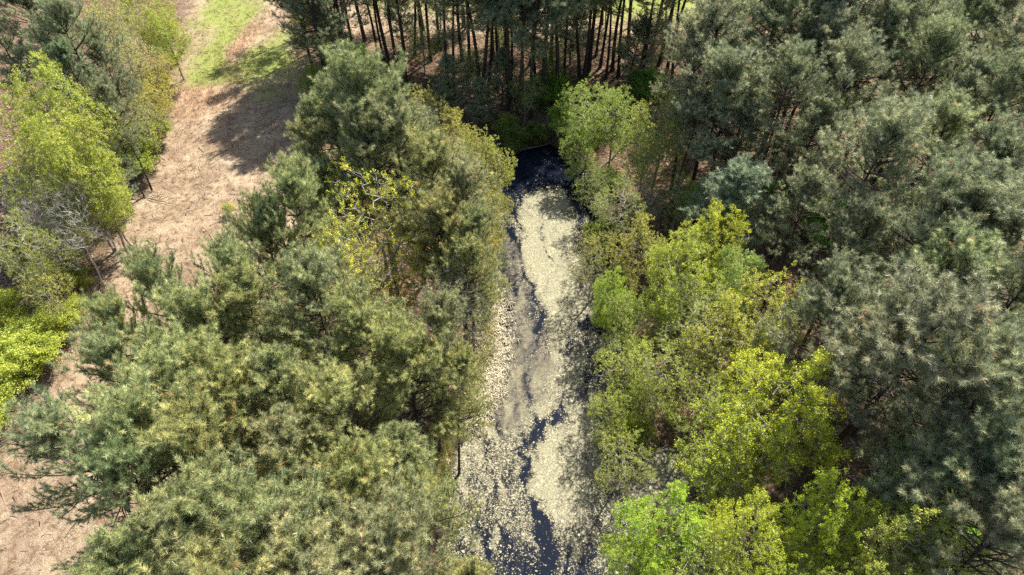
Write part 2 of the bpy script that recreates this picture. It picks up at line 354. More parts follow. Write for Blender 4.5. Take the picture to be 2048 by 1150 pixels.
def pine_mesh(name, seed, H, cb, R, wh=.42, nb=4.6, tuft=.2, nn=46, gap=.12, flat=1.6, r0=.17, top=.35):
    r = np.random.RandomState(seed)
    # trunk
    zs = np.linspace(-.4, H, 22); bend = r.uniform(-1, 1, 4)*.012*H
    tx = bend[0]*np.sin(zs/H*3.0)+bend[1]*np.sin(zs/H*6.5); ty = bend[2]*np.sin(zs/H*3.4)+bend[3]*np.sin(zs/H*6)
    tr = r0*(1-zs/H*.93)**.85; tr[0] *= 1.5; tr[1] *= 1.15
    P = np.stack([tx, ty, zs], 1)
    def axis_pt(z): return np.array([np.interp(z, zs, tx), np.interp(z, zs, ty), z])
    tv = [prisms(P[:-1], P[1:], tr[:-1], tr[1:], 9)]
    B0 = []; B1 = []; BR0 = []; BR1 = []; W0 = []; W1 = []; WR = []; T = []; A = []
    z0 = cb*H; z = z0; up = np.array([0, 0, 1.])
    while z < H-.3:
        t = (z-z0)/(H-z0)
        for k in range(max(2, int(r.poisson(nb)))):
            if r.rand() < gap: continue
            ln = R*math.sqrt(max(0.02, 1-t**flat))*(.55+.45*min(1, t*3.5))*r.uniform(.62, 1.12)
            if t > .8: ln = max(ln, .7)
            az = r.uniform(0, 2*math.pi); el = math.radians(-8+62*t**1.3+r.normal(0, 9))
            d = np.array([math.cos(az)*math.cos(el), math.sin(az)*math.cos(el), math.sin(el)])
            p = axis_pt(z+r.uniform(-.12, .12)); nseg = 5; step = ln/nseg; rad = .012+.011*ln
            side = np.cross(d, up); side /= np.linalg.norm(side)
            for s in range(nseg):
                d = d+up*.09+side*r.normal(0, .10)+r.normal(0, .04, 3); d /= np.linalg.norm(d); q = p+d*step
                a = s/nseg; B0.append(p); B1.append(q); BR0.append(rad*(1-a*.8)); BR1.append(rad*(1-(a+1/nseg)*.8))
                if s >= (1 if ln < 2 else 2) or t > .7:
                    for j in range(3 if s < nseg-1 else 4):
                        sd = 1 if (j+s) % 2 else -1
                        tl = (.30+.22*ln*(1-a*.7))*r.uniform(.6, 1.15)
                        td = d*.75+side*sd*r.uniform(.35, 1.0)+up*r.uniform(-.05, .55)+r.normal(0, .15, 3); td /= np.linalg.norm(td)
                        o = p+(q-p)*r.rand(); pp = o; k2 = max(1, int(round(tl/.30)))
                        for w in range(k2):
                            td = td+up*.16+r.normal(0, .12, 3); td /= np.linalg.norm(td); e = pp+td*tl/k2
                            W0.append(pp); W1.append(e); WR.append(.011-.004*w/k2)
                            T.append(e); A.append(td)
                            if w or r.rand() < .5:
                                e2d = td+r.normal(0, .55, 3)+up*.2; e2d /= np.linalg.norm(e2d); e2 = e+e2d*r.uniform(.16, .3)
                                W0.append(e); W1.append(e2); WR.append(.007); T.append(e2); A.append(e2d)
                            pp = e
                p = q
            T.append(p); A.append(d)
        z += wh*r.uniform(.7, 1.3)*(1 if t < .75 else .75)
    # a few dead stubs below the crown
    z = 2.2
    while z < z0:
        az = r.uniform(0, 6.28); ln = r.uniform(.3, 2.2)*(.4+.6*z/z0); p = axis_pt(z); q = p+np.array([math.cos(az), math.sin(az), r.uniform(-.15, .3)])*ln
        B0.append(p); B1.append(q); BR0.append(.02); BR1.append(.006); z += r.uniform(.15, .6)
    T.append(axis_pt(H)); A.append(up)
    T = np.array(T); A = np.array(A); m = len(T)
    # tone: young bright tufts at random, clumped
    cl = sines(T[:, 0]+T[:, 2]*.7, T[:, 1]-T[:, 2]*.5, 1.6, seed+5, 2)
    tone = np.clip(.42+.24*cl+.2*r.normal(size=m), 0, .93); tone = np.where(r.rand(m) < .012, .99, tone)
    nv, nf, nt_ = needles(T, A, int(nn*.85), tuft, .0155, tone, seed+9)
    pv = prisms(B0, B1, BR0, BR1, 5)
    V, fs, ms, tn = merge([(tv[0][0], tv[0][1], 0, None), (pv[0], pv[1], 0, None)])
    trunk = mk_mesh(name+'_trunk', V, fs, [PINE_BARK], ms, smooth=True)
    wv = prisms(W0, W1, WR, np.array(WR)*.7, 3)
    V, fs, ms, tn = merge([(nv, nf, 0, nt_), (wv[0], wv[1], 1, None)])
    crown = mk_mesh(name+'_crown', V, fs, [NEEDLE, TWIG], ms, attrs={'tone': tn})
    print(name, 'tufts', m, 'tris', len(nf)+2*len(wv[1]))
    return trunk, crown, H

PINE = {
 'a': pine_mesh('pine_a', 1, 16, .42, 4.3, nn=46, flat=2.2, nb=4.6, tuft=.23),
 'b': pine_mesh('pine_b', 2, 16, .48, 4.6, nn=46, gap=.16, wh=.44, flat=2.3, tuft=.23),
 'c': pine_mesh('pine_c', 3, 16, .38, 3.9, nn=46, gap=.12, flat=1.9, tuft=.22),
 'open': pine_mesh('pine_open', 8, 16, .48, 4.6, nn=46, gap=.30, wh=.5, nb=4.4, flat=2.0, tuft=.25),
 'tall': pine_mesh('pine_tall', 4, 18, .36, 4.0, nn=34, gap=.30, wh=.52, nb=3.9, r0=.20, tuft=.25),
 'tallb': pine_mesh('pine_tallb', 5, 18, .46, 3.7, nn=34, gap=.28, wh=.52, nb=3.9, r0=.18, tuft=.25),
 'high': pine_mesh('pine_high', 21, 17, .54, 3.7, nn=46, gap=.10, wh=.42, flat=2.0, tuft=.23, r0=.19),
 'highb': pine_mesh('pine_highb', 22, 17, .50, 4.1, nn=46, gap=.24, wh=.46, flat=2.2, tuft=.24, r0=.2),
 'small': pine_mesh('pine_small', 6, 9, .25, 2.4, nn=44, gap=.1, wh=.38, r0=.11, tuft=.21),
}

# ------------------------------------------------------------------ broadleaf trees
def leaf_tree(name, seed, H, R, cb, natt, leaves, lsize, bark, multi=1, clus=.17, lean=.35, r0=.011, bare=0.0, shape=1.0):
    r = np.random.RandomState(seed)
    # attractors: shell-weighted points in an uneven egg
    pts = []
    lobes = [(r.uniform(0, 6.28), r.uniform(.2, .95), r.uniform(.55, .8)) for _ in range(7)]
    while len(pts) < natt:
        p = r.uniform(-1, 1, 3); q = np.linalg.norm(p)
        if q > 1: continue
        az = math.atan2(p[1], p[0]); h = (p[2]+1)/2
        lim = min(1, .72+.28*math.sin(az*3+seed)*math.sin(h*7+seed)+.12*math.sin(az*7+h*9))
        if q > lim: continue
        if r.rand() > q**1.2+.15: continue
        tz = cb*H+(H-cb*H)*h; pr = R*(1-.25*max(0, h-.6)/.4*shape)
        pts.append([p[0]*pr, p[1]*pr, tz])
    pts = np.array(pts)
    nodes = []; parent = []
    for s in range(multi):
        a = r.uniform(0, 6.28); d = np.array([math.cos(a), math.sin(a), 0])*(lean if multi > 1 else .05)
        base = d*.3; hh = cb*H+(H-cb*H)*(.55 if multi == 1 else .35); k = max(4, int(hh/.5)); last = -1
        for i in range(k+1):
            t = i/k; p = base+d*hh*t*r.uniform(.9, 1.1)+np.array([r.normal(0, .03), r.normal(0, .03), hh*t-(.25 if i == 0 else 0)])
            nodes.append(p); parent.append(last); last = len(nodes)-1
    trunk_n = len(nodes)
    arr = np.zeros((natt*8+200, 3)); arr[:len(nodes)] = nodes; cnt = len(nodes)
    dist0 = np.array([((arr[:cnt]-p)**2).sum(1).min() for p in pts]); order = np.argsort(dist0+r.uniform(0, .3, len(pts)))
    zmin = cb*H*.8 if multi == 1 else .2
    tips = []; dirs = []
    for i in order:
        p = pts[i]; D = p-arr[:cnt]; dd = np.sqrt((D**2).sum(1))
        # favour nodes that lie below and inside
        pen = dd*(1+.55*np.clip(arr[:cnt, 2]-p[2]+.35*dd, 0, None)/(dd+.1)) + np.where(arr[:cnt, 2] < zmin, 3, 0)
        j = int(np.argmin(pen)); L = dd[j]; ns = max(1, min(4, int(L/.35))); last = j; a = arr[j].copy()
        for s in range(1, ns+1):
            t = s/ns; q = a+(p-a)*t+np.array([0, 0, -.05*L*math.sin(math.pi*t)])+(r.normal(0, .05*L/ns+.01, 3) if s < ns else 0)
            arr[cnt] = q; parent.append(last); last = cnt; cnt += 1
        tips.append(p); d = arr[cnt-1]-arr[parent[cnt-1]]; dirs.append(d/(np.linalg.norm(d)+1e-6))
    w = np.zeros(cnt)
    isleaf = np.ones(cnt, bool)
    for i in range(cnt):
        if parent[i] >= 0: isleaf[parent[i]] = False
    w[isleaf] = 1
    par = np.array(parent[:cnt])
    depth_order = list(range(cnt-1, -1, -1))
    for i in depth_order:
        if par[i] >= 0: w[par[i]] += w[i]
    rad = r0*w**.46
    ch = np.arange(cnt)[par >= 0]; P0 = arr[par[ch]]; P1 = arr[ch]; R1 = rad[ch]; R0 = np.minimum(rad[par[ch]], R1*1.35)
    big = R1 > r0*2.2
    bv = prisms(P0[big], P1[big], R0[big], R1[big], 6)
    # thick ones -> trunk, thin ones -> twigs of the crown
    trunk = mk_mesh(name+'_trunk', bv[0], [bv[1]], [bark], smooth=True)
    tv = prisms(P0[~big], P1[~big], R0[~big], R1[~big], 3)
    tips = np.array(tips); dirs = np.array(dirs)
    # fine spray twigs around every tip, leaf clusters at their ends
    n2 = 5; E0 = np.repeat(tips, n2, 0); dd = np.repeat(dirs, n2, 0)*.8+r.normal(0, .6, (len(tips)*n2, 3))+np.array([0, 0, .35]); dd /= np.linalg.norm(dd, axis=1, keepdims=True)
    E1 = E0+dd*r.uniform(.12, .36, (len(E0), 1))*(clus/.17)
    sv = prisms(E0, E1, np.full(len(E0), r0*.7), np.full(len(E0), r0*.3), 3)
    C = np.concatenate([E1, tips]); keepc = r.rand(len(C)) > bare; C = C[keepc]
    parts = []
    if leaves and len(C):
        # tones per cluster: outer / upper ones younger
        tone = np.clip(.45+.22*sines(C[:, 0]+C[:, 2], C[:, 1]-C[:, 2]*.6, 1.4, seed+3, 2)+.17*r.normal(size=len(C)), 0, 1)
        n = leaves; O = np.repeat(C, n, 0)+r.normal(0, clus*.42, (len(C)*n, 3)); tn = np.repeat(tone, n)+r.normal(0, .08, len(O))
        nrm = r.normal(size=(len(O), 3))+np.array([0, 0, .8]); nrm /= np.linalg.norm(nrm, axis=1, keepdims=True)
        ax = np.cross(nrm, r.normal(size=(len(O), 3))); ax /= np.linalg.norm(ax, axis=1, keepdims=True); bx_ = np.cross(nrm, ax)
        s = lsize*r.uniform(.6, 1.25, (len(O), 1))
        V = np.stack([O-ax*s*.5, O-bx_*s*.34+nrm*s*.06, O+ax*s*.5, O+bx_*s*.34+nrm*s*.06], 1).reshape(-1, 3)
        parts.append((V, np.arange(len(V)).reshape(-1, 4), 0, np.clip(np.repeat(tn, 4), 0, 1)))
    parts += [(tv[0], tv[1], 1, None), (sv[0], sv[1], 1, None)]
    V, fs, ms, tnn = merge(parts)
    crown = mk_mesh(name+'_crown', V, fs, [LEAF, bark], ms, attrs={'tone': tnn})
    print(name, 'tris', sum(len(f) for f in fs)*2)
    return trunk, crown, H

LT = {
 'lush':   leaf_tree('lush', 11, 10, 3.1, .22, 950, 9, .07, GREY_BARK, r0=.0075, clus=.115, bare=.24),
 'lushb':  leaf_tree('lushb', 12, 10, 2.7, .28, 800, 10, .07, GREY_BARK, r0=.0075, multi=2, lean=.12, clus=.115, bare=.2),
 'airy':   leaf_tree('airy', 13, 10, 3.0, .22, 850, 8, .07, GREY_BARK, r0=.0075, bare=.46, clus=.105),
 'sparse': leaf_tree('sparse', 14, 10, 3.0, .20, 850, 6, .07, GREY_BARK, r0=.007, bare=.6, clus=.10),
 'budding': leaf_tree('budding', 15, 10, 3.2, .22, 1100, 10, .055, PALE_BARK, r0=.006, bare=.62, clus=.09),
 'bare':   leaf_tree('bare', 16, 8, 2.8, .20, 800, 0, .1, PALE_BARK, r0=.0048),
 'shrub':  leaf_tree('shrub', 17, 3, 1.8, .10, 420, 9, .085, BROWN_BARK, r0=.005, multi=4, lean=.5, shape=.3),
 'shrubb': leaf_tree('shrubb', 18, 3.2, 1.5, .15, 360, 7, .08, BROWN_BARK, r0=.005, multi=3, lean=.4, bare=.2, shape=.3),
}

def plant(kind, cat, protos, key, x, y, h, label, rad=1.0, color=(1, 1, 1), group=None, rz=None, tilt=None):
    tm, cm, H0 = protos[key]; s = h/H0
    z = float(terrain_z(np.array([x]), np.array([y]))[0])
    e = bpy.data.objects.new(kind, None); col.objects.link(e); e.empty_display_size = .5
    e.location = (x, y, z); e.scale = (s*rad, s*rad, s)
    a = random.uniform(0, 6.28) if rz is None else rz
    e.rotation_euler = (random.gauss(0, .035), random.gauss(0, .035), a) if tilt is None else (tilt[0], tilt[1], a)
    t = link('trunk', tm, e); c = link('crown', cm, e); c.color = (*color, 1)
    tag(e, label, cat, group)
    return e
def ap(u, v, h): 
    x, y = at(u, v, h); return float(x), float(y)

# ------------------------------------------------------------------ the trees, one by one: (prototype, u, v of the tip in the photo, height m, width factor, tint, label)
GREEN = (1.02, 1.06, .90); BLUE = (.94, 1.0, .90); GREY = (1.02, 1.01, .98); OLIVE = (1.10, 1.08, .84)
LEFT_PINES = [
 ('a', 722, 132, 17, .95, BLUE, 'tall blue-green pine forming the top of the thicket between clearing and pond'),
 ('c', 655, 205, 15, 1.0, BLUE, 'blue-green pine left of the thicket top, beside the long shadow on the clearing'),
 ('b', 800, 205, 15, .9, GREY, 'grey-green pine just right of the thicket top, below the dark bare trunks'),
 ('c', 600, 255, 14, .9, GREEN, 'pine on the thicket edge touching the lower end of the clearing shadow'),
 ('a', 735, 235, 15, .95, GREY, 'dense grey-green pine in the middle of the upper thicket above the budding tree'),
 ('b', 860, 290, 14.5, .9, OLIVE, 'olive pine of the upper thicket next to the yellow-green waterside trees'),
 ('c', 905, 345, 14, .9, GREY, 'soft grey-green pine left of the dark far end of the pond'),
 ('a', 880, 385, 13.5, .85, OLIVE, 'olive pine just right of the yellow budding tree in the thicket'),
 ('c', 925, 420, 13, .75, GREEN, 'slim pine with an upright tip close to the upper left bank of the pond'),
 ('b', 915, 500, 12, .75, OLIVE, 'broad pale olive pine above the brown gap with bare twigs'),
 ('c', 630, 330, 12.5, .8, BLUE, 'shaded pine between the clearing shadow and the budding tree'),
 ('open', 550, 345, 15, .8, GREEN, 'bright green pine with separate tufts standing out against the straw clearing'),
 ('a', 515, 440, 14, .75, GREEN, 'green pine on the clearing edge left below the bright tufted one'),
 ('b', 590, 440, 13, .8, GREEN, 'green pine left of the grey twigs of the budding tree'),
 ('open', 475, 515, 14, .7, BLUE, 'open blue-green pine leaning over the straw path'),
 ('open', 290, 572, 14.5, .66, BLUE, 'outermost pine over the straw path, with dark separate tufts at its tip'),
 ('open', 260, 640, 14, .64, GREEN, 'open green pine below the outermost one, closing the straw path to a narrow strip'),
 ('a', 390, 600, 14, .85, GREEN, 'green pine right behind the outermost pine over the path'),
 ('c', 475, 560, 14, .9, OLIVE, 'yellowish green pine at the heart of the left thicket'),
 ('b', 600, 560, 14, .95, GREY, 'pale pine with visible limbs in the heart of the left thicket'),
 ('a', 720, 610, 13, .95, OLIVE, 'pale olive pine below the two dark stems of the budding tree'),
 ('b', 835, 600, 13, .8, GREY, 'pine left of the tall cream bank of the pond'),
 ('a', 800, 700, 13, .95, OLIVE, 'olive pine beside the widest part of the pond scum, on the left bank'),
 ('c', 888, 690, 11.5, .7, OLIVE, 'small crowned pine reaching towards the cream bank'),
 ('open', 245, 715, 14, .78, BLUE, 'dark armed pine reaching left towards the lime shrubs'),
 ('b', 330, 700, 14, .95, GREEN, 'pine with a long bare limb showing, behind the dark armed pine'),
 ('a', 460, 700, 14, .95, OLIVE, 'dense olive pine in the middle of the left thicket, lower half'),
 ('c', 590, 720, 13.5, .95, GREEN, 'rounded pine in front of the dense olive middle pine'),
 ('b', 700, 780, 13, .95, OLIVE, 'wide pine right of the rounded middle pine'),
 ('open', 80, 820, 14, .85, (.86, .95, 1.0), 'pale bluish open pine whose tufts hang over bare straw at the left edge'),
 ('a', 265, 790, 15, .95, GREEN, 'bright green pine just right of the pale bluish open one'),
 ('b', 420, 840, 14.5, .95, OLIVE, 'large light green pine with a thick bent limb below it'),
 ('c', 575, 880, 13, .95, GREY, 'greyish pine above the dark gap of the lower thicket'),
 ('open', 205, 930, 14.5, .8, (.8, .9, .8), 'deep green pine with dark tufts beside the straw patch at lower left'),
 ('small', 790, 875, 11, .85, BLUE, 'young pine with a single pointed leader near the lower left bank'),
 ('a', 690, 950, 13, .9, OLIVE, 'soft olive pine left of the young pointed pine'),
 ('b', 835, 960, 11.5, .8, OLIVE, 'low olive pine overhanging the speckled water at lower left'),
 ('a', 480, 960, 15, .95, BLUE, 'large bluish pine with starry tufts near the bottom edge'),
 ('c', 330, 1000, 15.5, .95, GREEN, 'bright green pine at the bottom left, right of the deep green one'),
 ('b', 620, 1050, 14, .95, GREY, 'broad silvery pine at the bottom edge, right of the large bluish one'),
 ('a', 780, 1080, 13, .95, GREY, 'silvery pine at the bottom edge nearest the water'),
 ('c', 200, 1120, 14, .95, GREEN, 'pine cut by the bottom left corner of the view'),
 ('open', 440, 1130, 15, .95, OLIVE, 'pine with orange-brown buds cut by the bottom edge'),
 ('c', 900, 1130, 10, .8, OLIVE, 'low pine cut by the bottom edge beside the dark water'),
]
TOPLEFT_PINES = [
 ('a', 30, -40, 15, 1.0, BLUE, 'tall dark pine in the top left corner'),
 ('b', 105, 20, 14, .95, BLUE, 'grey-green pine second from the top left corner'),
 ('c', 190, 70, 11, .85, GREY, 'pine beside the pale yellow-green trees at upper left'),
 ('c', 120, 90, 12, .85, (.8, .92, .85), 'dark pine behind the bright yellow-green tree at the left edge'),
 ('open', 200, 165, 10, .8, GREY, 'pine with bare lower limbs showing at upper left'),
 ('c', 205, 225, 8, .85, BLUE, 'small pine at the edge of the orange grass'),
 ('small', 195, 285, 6.5, 1.2, (.85, .95, .85), 'low dark pine casting its shadow on the straw path'),
 ('c', -30, 20, 13, .8, (.8, .9, .85), 'dark pine cut by the upper left edge'),
]
RIGHT_PINES = [
 ('b', 1465, 30, 15, .95, GREY, 'pine at the left end of the upper right pine wood'),
 ('a', 1560, -10, 16, .95, BLUE, 'tall pine of the upper right wood cut by the top edge'),
 ('c', 1650, 25, 15, .95, GREY, 'narrow grey-green pine near the top edge, right of the cut one'),
 ('b', 1740, -5, 16, .95, GREY, 'pine at the top edge above the pine with the slanting dark trunk'),
 ('a', 1835, -20, 16, .95, BLUE, 'broad pine reaching the top edge at upper right'),
 ('open', 1930, -10, 16, .95, GREEN, 'open crowned pine near the top right corner'),
 ('c', 2020, 0, 16, 1.0, GREY, 'pine in the top right corner'),
 ('a', 1500, 110, 14, .95, GREY, 'pine with hanging grey tufts right of the tall yellow-green tree'),
 ('b', 1590, 105, 15, 1.0, BLUE, 'bluish pine above the group of dark leaning stems'),
 ('open', 1715, 110, 15, .95, GREY, 'pine with a long slanting dark trunk in clear view'),
 ('b', 1880, 75, 15.5, .95, GREEN, 'light green pine with a forked dark stem at upper right'),
 ('c', 1975, 120, 15, .95, GREY, 'grey pine right of the forked light green one'),
 ('a', 2050, 135, 16, .95, BLUE, 'dark pine cut by the upper right edge'),
 ('c', 1395, 195, 11, .85, GREY, 'low grey pine behind the tall yellow-green tree'),
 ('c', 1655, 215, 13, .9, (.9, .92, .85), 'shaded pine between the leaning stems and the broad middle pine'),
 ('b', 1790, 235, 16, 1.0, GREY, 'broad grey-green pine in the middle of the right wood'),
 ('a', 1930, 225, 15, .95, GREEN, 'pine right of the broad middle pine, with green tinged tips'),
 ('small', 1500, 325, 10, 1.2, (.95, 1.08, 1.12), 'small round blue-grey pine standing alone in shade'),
 ('open', 1620, 370, 11, .9, GREY, 'thin pine with dead looking foliage right of the small round one'),
 ('b', 2030, 290, 15, .95, BLUE, 'bluish pine at the right edge above the middle'),
 ('c', 1745, 410, 13, .8, GREY, 'narrow pine below the broad grey-green one'),
 ('a', 1870, 355, 15.5, 1.0, BLUE, 'large blue-grey pine with a curved dark trunk at centre right'),
 ('b', 2000, 400, 15, .95, GREY, 'brownish grey pine near the right edge at mid height'),
 ('c', 1950, 510, 15, .9, GREEN, 'olive tipped pine above the largest foreground pine'),
 ('open', 2050, 520, 16, .95, GREY, 'pine at the right edge with a black leaning trunk'),
 ('c', 1700, 575, 13, .85, GREY, 'grey pine left of the largest foreground pine'),
 ('b', 1885, 575, 16.5, 1.15, GREY, 'largest grey-green pine of the right foreground with a forked dark trunk'),
 ('open', 1790, 670, 14, .75, GREY, 'feathery grey pine in front of the forked trunk'),
 ('a', 2010, 690, 14.5, .9, BLUE, 'bluish pine right of the largest foreground pine'),
 ('open', 2060, 790, 15.5, 1.0, GREY, 'brown-grey pine low on the right edge with a thick leaning trunk'),
 ('b', 2075, 930, 14.5, .9, GREY, 'pine cut by the right edge near the bottom'),
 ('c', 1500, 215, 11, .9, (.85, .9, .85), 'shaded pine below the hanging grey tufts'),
 ('a', 1995, 850, 14, .95, BLUE, 'pine between the brown-grey one and the bottom right corner'),
 ('b', 2060, 1030, 14, .9, GREY, 'lowest pine on the right edge, in the bottom right corner'),
 ('c', 2060, 50, 16, 1.0, GREY, 'grey pine below the pine in the top right corner'),
 ('a', 1500, -70, 16, .95, GREY, 'pine whose lower crown shows at the top edge, leftmost above the right wood'),
 ('b', 1640, -60, 16, 1.0, BLUE, 'pine whose lower crown shows at the top edge above the narrow one'),
 ('a', 1880, -80, 16, 1.0, GREY, 'pine whose lower crown shows at the top edge behind the broad one'),
 ('b', 1990, -80, 16, 1.0, BLUE, 'pine whose lower crown shows at the top edge nearest the right corner'),
 ('a', 1410, 60, 14, .8, GREY, 'slim grey pine left of the upper right wood, behind the low grey pine'),
 ('a', 2130, 420, 16, 1, GREY, 'pine crossing the right edge of the view at mid height'),
]
YG = (1.0, 1.0, 1.0); LIME = (.98, 1.02, 1.0); PALE = (1.05, 1.0, 1.7); DEEP = (.62, .86, .75); OL = (1.0, .95, .85); GOLD = (1.2, 1.0, 1.0); MID = (.75, .92, .75); DULL = (.8, .82, .85)
